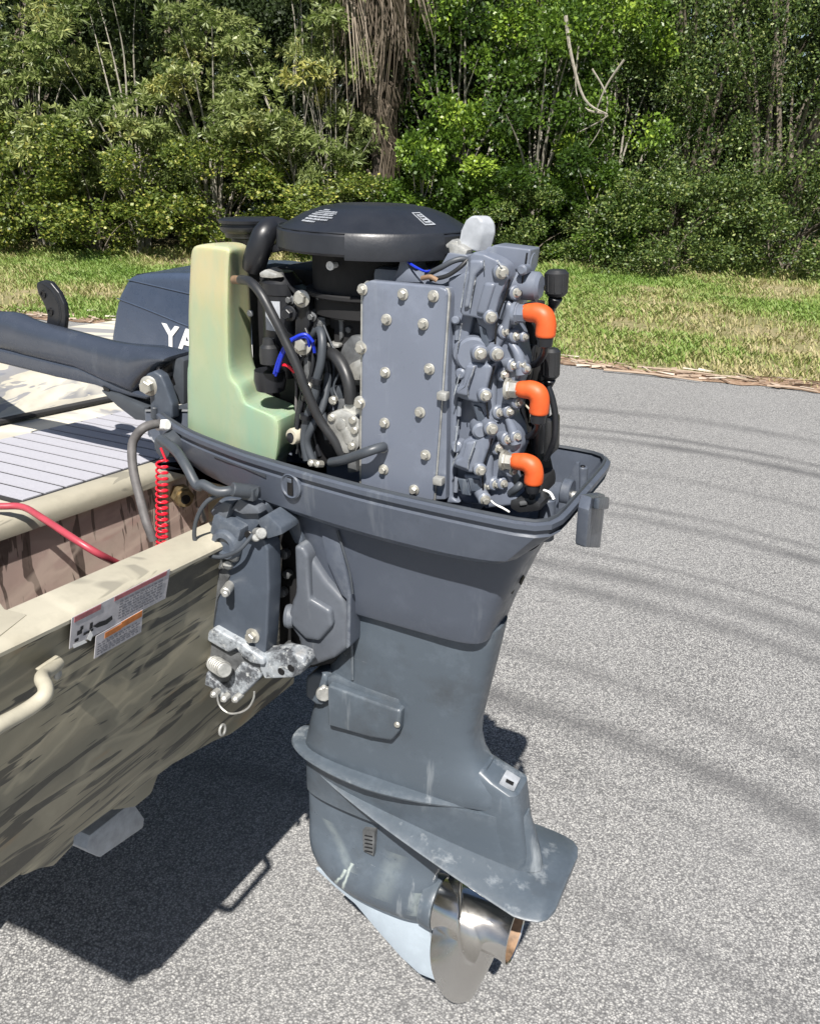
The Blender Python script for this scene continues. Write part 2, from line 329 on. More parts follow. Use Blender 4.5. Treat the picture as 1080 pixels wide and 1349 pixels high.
def quads(name, V, Fidx, mat, tint=None, smooth=False):
    me = bpy.data.meshes.new(name); nv, nf, k = len(V), len(Fidx), Fidx.shape[1]
    me.vertices.add(nv); me.vertices.foreach_set('co', V.astype(np.float32).ravel()); me.loops.add(nf * k); me.loops.foreach_set('vertex_index', Fidx.astype(np.int32).ravel())
    me.polygons.add(nf); me.polygons.foreach_set('loop_start', np.arange(0, nf * k, k, dtype=np.int32)); me.polygons.foreach_set('loop_total', np.full(nf, k, dtype=np.int32))
    me.materials.append(mat); me.update(calc_edges=True)
    if tint is not None: a = me.attributes.new('tint', 'FLOAT', 'POINT'); a.data.foreach_set('value', tint.astype(np.float32))
    return me
def sheet(name, pts, z, mat, **kw):
    b = bmesh.new(); b.faces.new([b.verts.new((x, y, z)) for x, y in pts]); bmesh.ops.recalc_face_normals(b, faces=b.faces)
    me = bpy.data.meshes.new(name); b.to_mesh(me); b.free(); me.materials.append(mat)
    o = bpy.data.objects.new(name, me); COL.objects.link(o); tag(o, **kw); return o
sheet('ground', [(-400, -400), (400, -400), (400, 400), (-400, 400)], GZ - .02, M['soil'], kind='structure', label='sandy soil under the grass verge and the trees')
EDGE = lambda x: 5.97 + (.055 * x if x > -2.2 else -.121 + .17 * (x + 2.2)) + .025 * math.sin(x * 3.1) + .015 * math.sin(x * 11)
road = [(x, EDGE(x)) for x in np.arange(-40, 40.01, .12)]
sheet('asphalt_road', [(40, -40), (-40, -40)][::-1] + road[::-1] if False else road + [(40, -40), (-40, -40)], GZ, M['asphalt'], kind='structure', label='grey speckled asphalt with dark tyre sweeps')
sheet('litter_strip', [(x, EDGE(x) - .02 + .02 * math.sin(x * 23)) for x in np.arange(-12, 8, .06)] + [(x, EDGE(x) + .26 + .10 * math.sin(x * 2.3) + .05 * math.sin(x * 9)) for x in np.arange(8, -12, -.06)], GZ + .006, M['litter'], kind='structure', label='brown leaf litter along the road edge')
# --- grass
treeline = lambda x: np.interp(x, [-14, -11.5, -6, 0, 6], [8.0, 8.7, 11.8, 13.8, 14.5])
N = 620000
gx = rng.uniform(-13.5, 6, N); gy = 4.0 + (rng.uniform(0, 1, N) ** 1.1) * 11.0
from mathutils import noise as mn
def fld(x, y, sc, seed=0.):
    gx_ = np.linspace(-16, 9, 140); gy_ = np.linspace(4, 17, 90)
    G = np.array([[mn.fractal(Vector((a * sc + seed, c_ * sc, seed)), .9, 2, 4) for c_ in gy_] for a in gx_])
    i = np.clip(((x + 16) / 25 * 139).astype(int), 0, 138); j = np.clip(((y - 4) / 13 * 89).astype(int), 0, 88); return G[i, j]
f1 = fld(gx, gy, .55); f2 = fld(gx, gy, 1.7, 5.)
edge_d = gy - (5.97 + np.where(gx > -2.2, .055 * gx, -.121 + .17 * (gx + 2.2)))
dens = np.clip(.55 + f1 * .9 + f2 * .5, .08, 1) * np.clip((edge_d - .05) / .35, 0, 1)
dens *= np.where((gx > -.6) & (edge_d < 1.6), .45 + .3 * edge_d / 1.6, 1)
keep = (rng.uniform(0, 1, N) < dens) & (gy < treeline(gx) + .8)
gx, gy, f1, f2, edge_d = gx[keep], gy[keep], f1[keep], f2[keep], edge_d[keep]; N = len(gx)
near_tree = np.clip(1 - (treeline(gx) - gy) / 1.6, 0, 1)
h = rng.uniform(.025, .065, N) * (1 + 1.6 * near_tree * rng.uniform(0, 1, N)) * (1 + .5 * f2); wd = rng.uniform(.004, .008, N); az = rng.uniform(0, 6.28, N); ln = rng.uniform(.3, 1.1, N) * h
ca, sa = np.cos(az), np.sin(az); dx, dy = ca * wd, sa * wd; lx, ly = -sa * ln, ca * ln
V = np.empty((N, 4, 3)); z0 = GZ - .02
V[:, 0] = np.c_[gx - dx, gy - dy, np.full(N, z0)]; V[:, 1] = np.c_[gx + dx, gy + dy, np.full(N, z0)]
V[:, 2] = np.c_[gx + dx * .7 + lx * .5, gy + dy * .7 + ly * .5, z0 + h * .75]; V[:, 3] = np.c_[gx - dx * .1 + lx, gy - dy * .1 + ly, z0 + h]
tint = np.clip(.37 + f1 * .55 + rng.normal(0, .16, N) - .25 * ((gx > -.6) & (edge_d < 1.6)), 0, 1)
M['grass'] = attr_mat('grass_blades', [(0, (.44, .37, .20)), (.22, (.34, .33, .13)), (.45, (.22, .30, .07)), (1, (.15, .27, .04))], .6, .3)
o = bpy.data.objects.new('grass', quads('grass', V.reshape(-1, 3), np.arange(N * 4).reshape(-1, 4), M['grass'], np.repeat(tint, 4))); COL.objects.link(o)
tag(o, 'mown green and straw coloured verge grass between road and trees', 'grass', kind='stuff')
# twigs and litter on the road edge
n_ = 520; tx = rng.uniform(-9, 4, n_); ty = 5.97 + np.where(tx > -2.2, .055 * tx, -.121 + .17 * (tx + 2.2)) + np.abs(rng.normal(0, .16, n_)); ta = rng.normal(0, .5, n_); tl_ = rng.uniform(.02, .12, n_); tw = rng.uniform(.003, .009, n_)
V = np.empty((n_, 4, 3)); c_, s_ = np.cos(ta), np.sin(ta)
for k, (u, v) in enumerate([(-1, -1), (1, -1), (1, 1), (-1, 1)]): V[:, k] = np.c_[tx + u * tl_ * c_ - v * tw * s_, ty + u * tl_ * s_ + v * tw * c_, GZ + .012 + rng.uniform(0, .02, n_)]
M['twig'] = attr_mat('twig_bark', [(0, (.14, .09, .06)), (.6, (.36, .28, .21)), (1, (.62, .56, .48))], .8, 0)
o = bpy.data.objects.new('leaf_litter', quads('litter', V.reshape(-1, 3), np.arange(n_ * 4).reshape(-1, 4), M['twig'], np.repeat(rng.uniform(0, 1, n_), 4))); COL.objects.link(o)
tag(o, 'pale and brown dry leaves and chips scattered along the road edge', 'leaf litter', kind='stuff')
for (a, c2_, r, lab) in [((795, 487), (925, 502), .009, 'long pale fallen stick lying along the road edge, right of the motor'), ((840, 483), (985, 500), .008, 'grey fallen branch lying behind the longer pale stick at the road edge'), ((1010, 508), (1078, 516), .008, 'short bleached stick at the road edge by the right border'), ((770, 478), (800, 486), .009, 'short stick lying at the road edge beside the plug caps')]:
    A = ZZ(a, GZ + .02); B_ = ZZ(c2_, GZ + .02); b = MB(); mid = (A + B_) / 2 + np.array([0, .03, .004]); b.tube([A, mid, B_], [r, r * .9, r * .5], 7)
    o = part('fallen_stick', b, M['twig'], None); at = o.data.attributes.new('tint', 'FLOAT', 'POINT'); at.data.foreach_set('value', np.full(len(o.data.vertices), .55, np.float32)); tag(o, lab, 'stick', 'sticks along the road edge')
# ================================================================== TREES
M['bark'] = plain('grey_brown_bark', (.13, .11, .085), .9, 0, .4, 25, .8)
M['palebark'] = plain('pale_bark', (.26, .24, .20), .85, 0, .35, 20, .6)
M['shadebark'] = plain('shaded_palm_bark', (.06, .048, .038), .9, 0, .4, 25, .8)  # the trunk's deep shade is put into the bark colour
M['deadfrond'] = attr_mat('dead_palm_frond', [(0, (.06, .045, .03)), (.5, (.17, .135, .10)), (1, (.36, .30, .24))], .8, .15)
M['leafA'] = attr_mat('feathery_leaf', [(0, (.06, .09, .025)), (.45, (.19, .235, .075)), (.8, (.31, .35, .13)), (1, (.42, .40, .12))], .45, .3)
M['leafB'] = attr_mat('small_round_leaf', [(0, (.03, .055, .012)), (.45, (.11, .155, .03)), (.8, (.24, .28, .05)), (1, (.42, .40, .09))], .45, .3)
M['leafC'] = attr_mat('glossy_dark_leaf', [(0, (.022, .042, .012)), (.45, (.06, .10, .025)), (.8, (.13, .18, .045)), (1, (.24, .28, .08))], .46, .18, .4)
M['leafE'] = attr_mat('shaded_forest_leaf', [(0, (.014, .024, .008)), (1, (.035, .055, .016))], .6, .1, .3)  # back-row shade is put into this leaf colour so gaps look dark
M['leafD'] = attr_mat('broad_green_leaf', [(0, (.025, .055, .01)), (.5, (.08, .145, .02)), (.85, (.19, .30, .035)), (1, (.33, .44, .06))], .42, .3)
def leaf_cards(C, N_, L, Wd):
    """C centres, N_ outward directions of each leaf, length L, width Wd -> folded diamond of 4 verts"""
    n = len(C); r = rng.normal(size=(n, 3)); side = np.cross(N_, r); side /= np.linalg.norm(side, axis=1)[:, None] + 1e-9
    up = np.cross(side, N_); V = np.empty((n, 4, 3)); L = L[:, None]; Wd = Wd[:, None]
    V[:, 0] = C; V[:, 1] = C + N_ * L * .5 + side * Wd * .5; V[:, 2] = C + N_ * L + up * L * .12; V[:, 3] = C + N_ * L * .5 - side * Wd * .5; return V
def crown(kind, w, d, h, n, clump=.33, seed=0, low=0.):
    """leaves gathered in clumps through an uneven volume; returns verts, tint"""
    r = np.random.default_rng(seed); nc = max(12, int(w * d * h * ({'A': 2.5, 'B': 2.7, 'D': 2.9}.get(kind, 4.4)) / (clump * 3)))
    u = r.normal(size=(nc * 2, 3)); u /= np.linalg.norm(u, axis=1)[:, None]; rad = r.uniform(.25, 1, nc * 2) ** .45
    cc = u * rad[:, None] * np.array([w / 2, d / 2, h / 2]); cc[:, 2] += h / 2 + low
    lump = np.array([1 + .22 * mn.noise(Vector(tuple(p * 1.1)) + Vector((seed, 0, 0))) * 2 for p in cc]); cc[:, :2] *= lump[:, None]
    cc = cc[:nc]; cs = r.uniform(.5, 1.1, nc) * clump; ct = r.normal(.5, .24, nc)
    i = r.integers(0, nc, n); v = r.normal(size=(n, 3)); v /= np.linalg.norm(v, axis=1)[:, None]
    if kind == 'A':                      # rosettes of long drooping leaflets on shoots
        ns = n // 14; si = r.integers(0, nc, ns); sv = r.normal(size=(ns, 3)); sv[:, 2] = np.abs(sv[:, 2]) * .9 + .1; sv /= np.linalg.norm(sv, axis=1)[:, None]
        sp = cc[si] + sv * cs[si][:, None] * r.uniform(.5, 1.15, ns)[:, None]; k = np.repeat(np.arange(ns), 14)
        a = r.uniform(0, 6.28, len(k)); ax = sv[k]; o1 = np.cross(ax, [.3, .2, .9]); o1 /= np.linalg.norm(o1, axis=1)[:, None] + 1e-9; o2 = np.cross(ax, o1)
        D_ = o1 * np.cos(a)[:, None] + o2 * np.sin(a)[:, None] + ax * r.uniform(.1, .9, len(k))[:, None]; D_[:, 2] -= .15; D_ /= np.linalg.norm(D_, axis=1)[:, None]
        L = r.uniform(.07, .15, len(k)); V = leaf_cards(sp[k] + D_ * .01, D_, L, L * .24); t = ct[si][k] + r.normal(0, .12, len(k))
    else:
        shell = r.uniform(.35, 1.1, n) ** .6; v[:, 2] = v[:, 2] * .8 + .1; C_ = cc[i] + v * (cs[i] * shell)[:, None]
        D_ = v + r.normal(0, .7, (n, 3)) ; D_[:, 2] -= .1; D_ /= np.linalg.norm(D_, axis=1)[:, None]
        L = r.uniform(.035, .07, n) * {'B': 1., 'C': .95, 'D': 1.35, 'E': 1.4}[kind]; V = leaf_cards(C_, D_, L, L * {'B': .85, 'C': .55, 'D': .6, 'E': .6}[kind]); t = ct[i] + r.normal(0, .13, n)
    V = V[V[:, 0, 2] > .02]if True else V; t = t[:len(V)]; return V, np.clip(t, 0, 1), cc, cs
VAR = {}
def variant(kind, seed, w, d, h, n, clump=.33, low=0., stems=5, trunk=.05, mat='bark'):
    V, t, cc, cs = crown(kind, w, d, h, n, clump, seed, low); nl = len(V)
    me = quads('crown', V.reshape(-1, 3), np.arange(nl * 4).reshape(-1, 4), M['leaf' + kind], np.repeat(t, 4))
    r = random.Random(seed); b = MB()
    order = sorted(range(len(cc)), key=lambda k_: r.random())[:stems * 4]
    for s_ in range(stems):
        x0, y0 = r.uniform(-.12, .12) * w * .5, r.uniform(-.12, .12) * d * .5
        for q in order[s_ * 4:s_ * 4 + 4]:
            c_ = cc[q]; z1 = c_[2]; m1 = (x0 + (c_[0] - x0) * .25 + r.uniform(-.08, .08), y0 + (c_[1] - y0) * .25, z1 * .45); m2 = (x0 + (c_[0] - x0) * .65 + r.uniform(-.1, .1), y0 + (c_[1] - y0) * .6, z1 * .78)
            b.tube([(x0, y0, -.1), m1, m2, tuple(c_)], [trunk, trunk * .62, trunk * .38, trunk * .12], 6, sub=3)
    return me, mesh_of(b, M[mat], 60)
def plant(name, key, args, label, cat, px, back, z_rot=0., s=(1, 1, 1), group='trees and shrubs of the wood edge', pts=None):
    if key not in VAR: VAR[key] = variant(*args[:2], *args[2:6], **args[6])
    p = PL((px, 340), (0, 0, GZ), (0, 0, 1)) if pts is None else pts
    dirv = np.array([p[0] - CAM[0], p[1] - CAM[1]]); dirv /= np.linalg.norm(dirv)
    # depth from the tree line: march the sight line until it crosses
    t = 6.
    while True:
        q = CAM[:2] + dirv * t
        if q[1] > treeline(q[0]) or t > 25: break
        t += .1
    q = CAM[:2] + dirv * (t + back)
    T_ = thing(name, label, cat, (q[0], q[1], GZ - .02), group); T_.rotation_euler = (0, 0, z_rot); T_.scale = s
    me, tr = VAR[key]
    o = bpy.data.objects.new('crown', me); COL.objects.link(o); o.parent = T_; o2 = bpy.data.objects.new('trunk', tr); COL.objects.link(o2); o2.parent = T_
    return T_
KA = ('A', 11, 2.6, 2.2, 4.4, 19000, dict(clump=.40, low=.1, stems=6, trunk=.035, mat='palebark'))
KA2 = ('A', 12, 2.4, 2.2, 4.6, 17000, dict(clump=.42, low=.2, stems=6, trunk=.03, mat='palebark'))
KB = ('B', 21, 2.8, 1.7, 3.0, 14000, dict(clump=.36, low=-.3, stems=4, trunk=.02))
KC = ('C', 31, 4.6, 3.4, 6.2, 48000, dict(clump=.42, low=-.2, stems=5, trunk=.07))
KC2 = ('C', 32, 2.8, 1.8, 2.0, 18000, dict(clump=.32, low=-.2, stems=4, trunk=.02))
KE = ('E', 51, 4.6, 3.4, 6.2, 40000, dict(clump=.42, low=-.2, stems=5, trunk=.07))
KD = ('D', 41, 3.0, 2.2, 4.8, 19000, dict(clump=.36, low=-.1, stems=5, trunk=.04, mat='palebark'))
KD2 = ('D', 42, 1.7, 1.3, 2.3, 8000, dict(clump=.3, low=-.1, stems=4, trunk=.018, mat='palebark'))
rows_ = [
 # left: feathery saplings
 ('sapling', 'a', KA, 'feathery pale green sapling at the left border of the trees, above the tiller lever', 'sapling', 60, .4, .2, (1, 1, .86)),
 ('sapling', 'a2', KA2, 'feathery grey-green sapling behind the removed cowl, second from the left', 'sapling', 190, .3, 1.4, (1, 1, .84)),
 ('sapling', 'a', KA, 'feathery sapling with yellow tinted tips above the oil tank', 'sapling', 290, .5, 2.9, (.9, 1, .76)),
 ('sapling', 'a2', KA2, 'tall feathery sapling with thin bare stems just left of the palm trunk', 'sapling', 400, .1, .4, (1.05, 1, .90)),
 ('shrub', 'b', KB, 'small-leaved yellow-green bush at the left border, lowest of the bushes', 'shrub', -10, -.2, .4, (1, 1, .9)),
 ('shrub', 'b', KB, 'small-leaved bush at the grass edge left of the removed cowl', 'shrub', 130, -.2, 2.2, (1, 1, .7)),
 ('shrub', 'b', KB, 'small-leaved bush with yellow specks behind the black filler cap', 'shrub', 300, -.2, 4.2, (1, 1, .8)),
 ('shrub', 'b', KB, 'low leafy bush at the foot of the palm, behind the flywheel cover', 'shrub', 440, -.3, 5.3, (.8, 1, .62)),
 # middle: broad leaf
 ('young_tree', 'd', KD, 'bright green broad-leaved tree just right of the palm trunk', 'young tree', 590, .5, .3, (.95, 1, 1)),
 ('young_tree', 'd', KD, 'green broad-leaved tree above the orange plug caps', 'young tree', 700, .6, 2.0, (1, 1, .95)),
 ('young_tree', 'd', KD, 'leafy tree with fresh lime shoots beside the bare fallen branches', 'young tree', 800, .8, 3.7, (.8, 1, .9)),
 ('shrub', 'd2', KD2, 'lime green shrub at the grass edge, brightest plant right of the motor', 'shrub', 775, -.1, .5, (.9, .9, .9)),
 ('shrub', 'd2', KD2, 'broad-leaved shrub behind the lifting eye', 'shrub', 650, .0, 1.9, (1.2, 1, .75)),
 ('shrub', 'd2', KD2, 'broad-leaved shrub showing just right of the palm trunk foot', 'shrub', 552, -.3, 3.9, (.8, 1, 1.1)),
 ('shrub', 'd2', KD2, 'small bright shrub in front of the right side of the palm trunk', 'shrub', 530, -.35, 5.0, (.7, .8, .6)),
 ('sapling', 'a2', KA2, 'thin feathery sapling overlapping the left side of the palm trunk', 'sapling', 440, -.1, 3.6, (.5, .6, .8)),
 # right: oak
 ('oak_tree', 'c', KC, 'large dark glossy-leaved oak filling the right side, nearest the right border', 'tree', 1010, .8, .2, (1, 1, 1)),
 ('oak_tree', 'c', KC, 'dark glossy-leaved oak left of the largest one at the right border', 'tree', 880, 1.6, 2.1, (.9, 1, 1)),
 ('shrub', 'c2', KC2, 'dark low bush under the oaks at the grass edge', 'shrub', 880, -.5, .7, (1, 1, .85)),
 ('shrub', 'c2', KC2, 'dark low bush at the grass edge by the right border', 'shrub', 1030, -.2, 2.7, (1.1, 1, .9)),
 ('shrub', 'c2', KC2, 'small dark bush between the lime shrub and the motor head', 'shrub', 700, .1, 4.4, (.8, 1, .75)),
 # second row
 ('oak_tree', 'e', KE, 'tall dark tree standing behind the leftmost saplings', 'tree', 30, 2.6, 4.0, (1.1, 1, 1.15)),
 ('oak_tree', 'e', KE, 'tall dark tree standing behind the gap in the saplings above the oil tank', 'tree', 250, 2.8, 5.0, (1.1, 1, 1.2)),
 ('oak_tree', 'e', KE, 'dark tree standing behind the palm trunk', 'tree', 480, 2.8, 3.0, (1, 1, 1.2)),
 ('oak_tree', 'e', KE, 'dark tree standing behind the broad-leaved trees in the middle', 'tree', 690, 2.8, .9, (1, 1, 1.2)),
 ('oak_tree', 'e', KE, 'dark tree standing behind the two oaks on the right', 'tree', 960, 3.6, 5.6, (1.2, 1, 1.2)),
]
ey_ = [('left', -13.5, 8.8, 2, 1.0), ('left', -17.0, 8.6, 3.2, 1.1), ('left', -21, 9.2, .4, 1.15), ('left', -26, 9, 1.7, 1.2), ('right', 4.6, 15.3, .9, 1.0), ('right', 8.4, 15.6, 2.6, 1.1), ('right', 13, 15.4, 4.4, 1.15)]
for r_ in rows_:
    g_ = {'sapling': 'feathery saplings on the left', 'shrub': 'bushes along the grass edge', 'young_tree': 'broad-leaved trees in the middle', 'oak_tree': 'dark glossy-leaved trees'}[r_[0]]
    plant(r_[0], r_[1], r_[2], r_[3], r_[4], r_[5], r_[6], r_[7], r_[8], g_)
for i_, (sd_, x_, y_, rz_, sc_) in enumerate(ey_):
    me, tr = VAR['c']; T_ = thing('oak_tree', ['dark leafy tree next along the tree line past the leftmost sapling', 'dark leafy tree second along past the leftmost sapling', 'dark leafy tree third along past the leftmost sapling', 'dark leafy tree farthest left of the whole tree line', 'dark leafy tree next along past the largest oak on the right', 'dark leafy tree second along past the largest oak on the right', 'dark leafy tree farthest right of the whole tree line'][i_], 'tree', (x_, y_, GZ - .02), 'dark glossy-leaved trees'); T_.rotation_euler = (0, 0, rz_); T_.scale = (sc_, 1, sc_)
    for nm_, m_ in (('crown', me), ('trunk', tr)): o = bpy.data.objects.new(nm_, m_); COL.objects.link(o); o.parent = T_
# far wood behind, one mass
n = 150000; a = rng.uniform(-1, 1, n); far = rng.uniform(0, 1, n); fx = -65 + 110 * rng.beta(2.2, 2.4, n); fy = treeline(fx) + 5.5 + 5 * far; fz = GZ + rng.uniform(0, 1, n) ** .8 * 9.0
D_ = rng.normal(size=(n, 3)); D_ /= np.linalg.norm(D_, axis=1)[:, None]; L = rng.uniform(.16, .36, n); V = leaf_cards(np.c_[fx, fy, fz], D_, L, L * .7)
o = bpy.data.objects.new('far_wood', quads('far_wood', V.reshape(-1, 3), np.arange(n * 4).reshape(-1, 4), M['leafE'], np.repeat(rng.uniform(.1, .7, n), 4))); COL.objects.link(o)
tag(o, 'dense dark wood behind the front trees', 'wood', kind='stuff')
# palm with hanging dead fronds
pp = CAM[:2] + _n([YY((500, 200), 12)[0] - CAM[0], 12 - CAM[1]])[:2] * 14.4
PALM = thing('palm_tree', 'palm with a shade-darkened trunk and a skirt of hanging dead fronds, behind the flywheel cover', 'palm tree', (pp[0], pp[1], GZ - .02))
b = MB(); hp = 6.2; b.tube([(pp[0] + .04 * math.sin(k), pp[1], GZ + hp * k / 10) for k in range(11)], [.22, .17, .155, .15, .145, .145, .145, .15, .16, .2, .24], 14, sub=3)
for k in range(46): 
    a_ = k * 2.4; z_ = GZ + .3 + k * .125; b.tube([(pp[0] + .13 * math.cos(a_), pp[1] + .13 * math.sin(a_), z_), (pp[0] + .20 * math.cos(a_), pp[1] + .25 * math.sin(a_), z_ + .14)], [.05, .02], 5, False)
part('trunk', b, M['shadebark'], PALM, 50)
def strips(n, zt, spread, ln0, ln1):
    V = []; t = []
    for k in range(n):
        a_ = rng.uniform(0, 6.28); z_ = GZ + zt + rng.uniform(-1, .8) * .9; r0 = .14; out = rng.uniform(.1, spread); L_ = rng.uniform(ln0, ln1); lean = rng.normal(0, .55); fan = int(rng.integers(5, 9)); tt = rng.uniform(0, 1)
        for f_ in range(fan):
            aa_ = a_ + rng.normal(0, .22); p0 = np.array([pp[0] + r0 * math.cos(aa_), pp[1] + r0 * math.sin(aa_), z_]); o1 = out * rng.uniform(.7, 1.1)
            p1 = np.array([pp[0] + (r0 + o1) * math.cos(aa_), pp[1] + (r0 + o1) * math.sin(aa_), z_ - .15 * L_]); p2 = np.array([pp[0] + (r0 + o1 * 1.05) * math.cos(aa_ + .1 + lean), pp[1] + (r0 + o1 * 1.05) * math.sin(aa_ + .1 + lean), z_ - L_ * rng.uniform(.75, 1)])
            wv = np.array([-math.sin(aa_), math.cos(aa_), 0]) * rng.uniform(.010, .020)
            V += [[p0 - wv * .5, p0 + wv * .5, p1 + wv, p1 - wv], [p1 - wv, p1 + wv, p2 + wv * .2, p2 - wv * .2]]; t += [tt + rng.normal(0, .15)] * 2
    return np.array(V), np.clip(np.array(t), 0, 1)
V, t = strips(150, 4.6, .7, .5, 2.1); V2, t2 = strips(60, 2.6, .22, .3, 1.1); V = np.concatenate([V, V2]); t = np.concatenate([t, t2 * .45]); V -= np.array([pp[0], pp[1], GZ - .02])
o = bpy.data.objects.new('dead_frond_skirt', quads('fr', V.reshape(-1, 3), np.arange(len(V) * 4).reshape(-1, 4), M['deadfrond'], np.repeat(t, 4))); COL.objects.link(o); o.parent = PALM
V = []; t = []
for k in range(14):
    a_ = k * .45; el_ = rng.uniform(-.1, .9); 
    for j in range(26):
        u = j / 25; 
        for sgn in (-1, 1):
            R_ = .4 + 1.5 * u; c_ = np.array([R_ * math.cos(a_), R_ * math.sin(a_), 6.3 + R_ * math.sin(el_) - .35 * R_ * R_ * .6]); sd_ = np.array([-math.sin(a_), math.cos(a_), -.25]) * sgn; tip = c_ + sd_ * .55 * math.sin(.3 + 2.6 * u) + np.array([math.cos(a_), math.sin(a_), 0]) * .25
            w_ = np.array([math.cos(a_), math.sin(a_), 0]) * .018; V.append([c_ - w_, c_ + w_, tip + w_ * .3, tip - w_ * .3]); t.append(.5)
V = np.array(V); o = bpy.data.objects.new('crown', quads('pc', V.reshape(-1, 3), np.arange(len(V) * 4).reshape(-1, 4), M['leafD'], np.repeat(np.array(t), 4))); COL.objects.link(o); o.parent = PALM
# bare dead branches among the right-hand trees
for i, (pts_, r, lab) in enumerate([([(745, 20), (752, 70), (770, 130), (800, 150)], .03, 'bare grey dead branch hanging in front of the middle trees'), ([(822, 78), (800, 110), (785, 145)], .018, 'thin pale dead branch slanting right of the hanging dead branch'), ([(755, 130), (775, 145), (800, 152), (760, 175)], .022, 'short crooked dead branch below the hanging one'), ([(780, 90), (800, 130), (790, 170), (770, 200)], .014, 'thin bare twig hanging beside the crooked dead branch'), ([(762, 60), (758, 110), (764, 150), (757, 190)], .012, 'thin bare twig hanging left of the crooked dead branch')]):
    b = MB(); b.tube([YY(p, 12.3 + i * .05) for p in pts_], [r, r * .8, r * .6, r * .3][:len(pts_)], 6); o = part('dead_branch', b, M['palebark'], None); tag(o, lab, 'branch', 'dead branches')
# ================================================================== BOAT
BY = Vector((0, 1, -.0757)).normalized(); BZ = Vector((0, .0757, 1)).normalized(); ZT = -.134
BN = tuple(BZ); K_ = .2; TNn = (1, 0, -K_)
def BP(x, yb, zb): return Vector((x, 0, 0)) + BY * yb + BZ * zb      # boat frame
BOAT = thing('jon_boat', 'camouflage painted aluminium jon boat with a pale planked deck, motor on its transom', 'boat', tuple(BP(-1.4, 0, -.60)))
YP, YS = -.93, .93
tx = lambda z: -.24 + K_ * (z - ZT)          # transom rake: aft skin at boat height z
ZBT = -.455
def quad_slab(pts, n_, th, mat, name, parent=BOAT, bev=.002): b = MB(); b.prism(pts, Vector(n_) * th, bev); return part(name, b, M[mat], parent)
# transom skin with rounded lower edge
b = MB(); pr = [(tx(ZT - .004) , ZT - .004), (tx(-.3), -.3), (tx(-.515), -.515), (tx(-.53) - .012, -.533), (tx(-.53) - .05, -.535)]
inn = [(x - .035, z + (.0 if i < 3 else .03)) for i, (x, z) in enumerate(pr)][::-1]
nseg = 14; rings = []
for i in range(nseg + 1):
    yv = YP + (YS - YP) * i / nseg; rings.append([BP(x, yv * (1 - .395 * min(1, (ZT - z) / .38) ** 1.1), z + (.02 * abs(2 * i / nseg - 1) ** 3 if z < -.45 else 0)) for x, z in pr + inn])
b.loft(rings); TR = part('transom', b, M['camo'], BOAT, 40)
# cap over the transom: rounded aft edge
x0, x1 = -.305, -.235
def cap_rings(prof, ys): return [[BP(x, y, z) for x, z in prof] for y in ys]
b = MB(); prof = [(x0, ZT - .022), (x0 - .002, ZT - .004), (x0 + .004, ZT + .003), (x0 + .03, ZT + .004), (x1 - .010, ZT + .003), (x1 - .003, ZT - .001), (x1, ZT - .005), (x1 - .001, ZT - .010), (x1 - .004, ZT - .012), (x1 - .008, ZT - .010), (x0 + .008, ZT - .010)]
b.loft(cap_rings(prof, np.linspace(YP, YS, 12))); CAP = part('transom_cap', b, M['cream'], BOAT, 40)
# port corner plate behind the cap
cpts = [PL(p, tuple(BP(0, 0, ZT + .0065)), BN) for p in [(-200, 870), (0, 792), (40, 790), (68, 812), (80, 830), (0, 870), (-200, 960)]]
b = MB(); b.prism([BP(-.75, YP, ZT + .006), BP(-.75, -.40, ZT + .006), BP(-.34, -.425, ZT + .006), BP(-.30, -.445, ZT + .006), BP(-.27, -.44, ZT + .005), BP(-.25, -.50, ZT + .005), BP(-.25, YP, ZT + .005)], -BZ * .008, .002); part('corner_deck', b, M['cream'], CAP)
# well walls
XF = -.575
b = MB(); b.prism([BP(XF, YP, ZT - .03), BP(XF, YS, ZT - .03), BP(XF, YS * .66, -.42), BP(XF, YP * .66, -.42)], (-.006, 0, 0), 0); part('well_wall', b, M['inner'], BOAT)
b = MB(); b.prism([BP(XF, YP * .62, -.40), BP(-.315, YP * .62, -.40), BP(-.315, YS * .62, -.40), BP(XF, YS * .62, -.40)], -BZ * .004, 0); part('well_floor', b, M['inner'], BOAT)
for yv, lab in ((-.425, None), (.27, None)):
    b = MB(); b.prism([BP(XF, yv, ZT - .02), BP(-.285, yv, ZT - .02), BP(-.315, yv, -.40), BP(XF, yv, -.40)], BY * (.006 if yv > 0 else -.006), 0); part('well_side', b, M['inner'] if yv < 0 else M['olive'], BOAT)
# vertical stiffener in the well
if False: b = MB(); b.prism([BP(XF + .004, .13, ZT - .03), BP(XF + .03, .13, ZT - .03), BP(XF + .03, .13, -.40), BP(XF + .004, .13, -.40)], BY * .03, .003); 
# deck rail (rounded cream edge) and the deck behind it
b = MB(); rp = [(XF - .03, ZT - .006), (XF - .026, ZT + .001), (XF, ZT + .002), (XF + .012, ZT - .004), (XF + .017, ZT - .016), (XF + .014, ZT - .032), (XF, ZT - .036), (XF - .03, ZT - .034)]
b.loft(cap_rings(rp, np.linspace(YP, YS, 10))); part('deck_rail', b, M['cream'], BOAT, 50)
b = MB(); b.prism([BP(-2.9, YP + .01, ZT - .006), BP(XF - .01, YP + .01, ZT - .006), BP(XF - .01, YS, ZT - .006), BP(-2.9, YS, ZT - .006)], -BZ * .006, 0); DK = part('deck', b, M['bow'], BOAT)
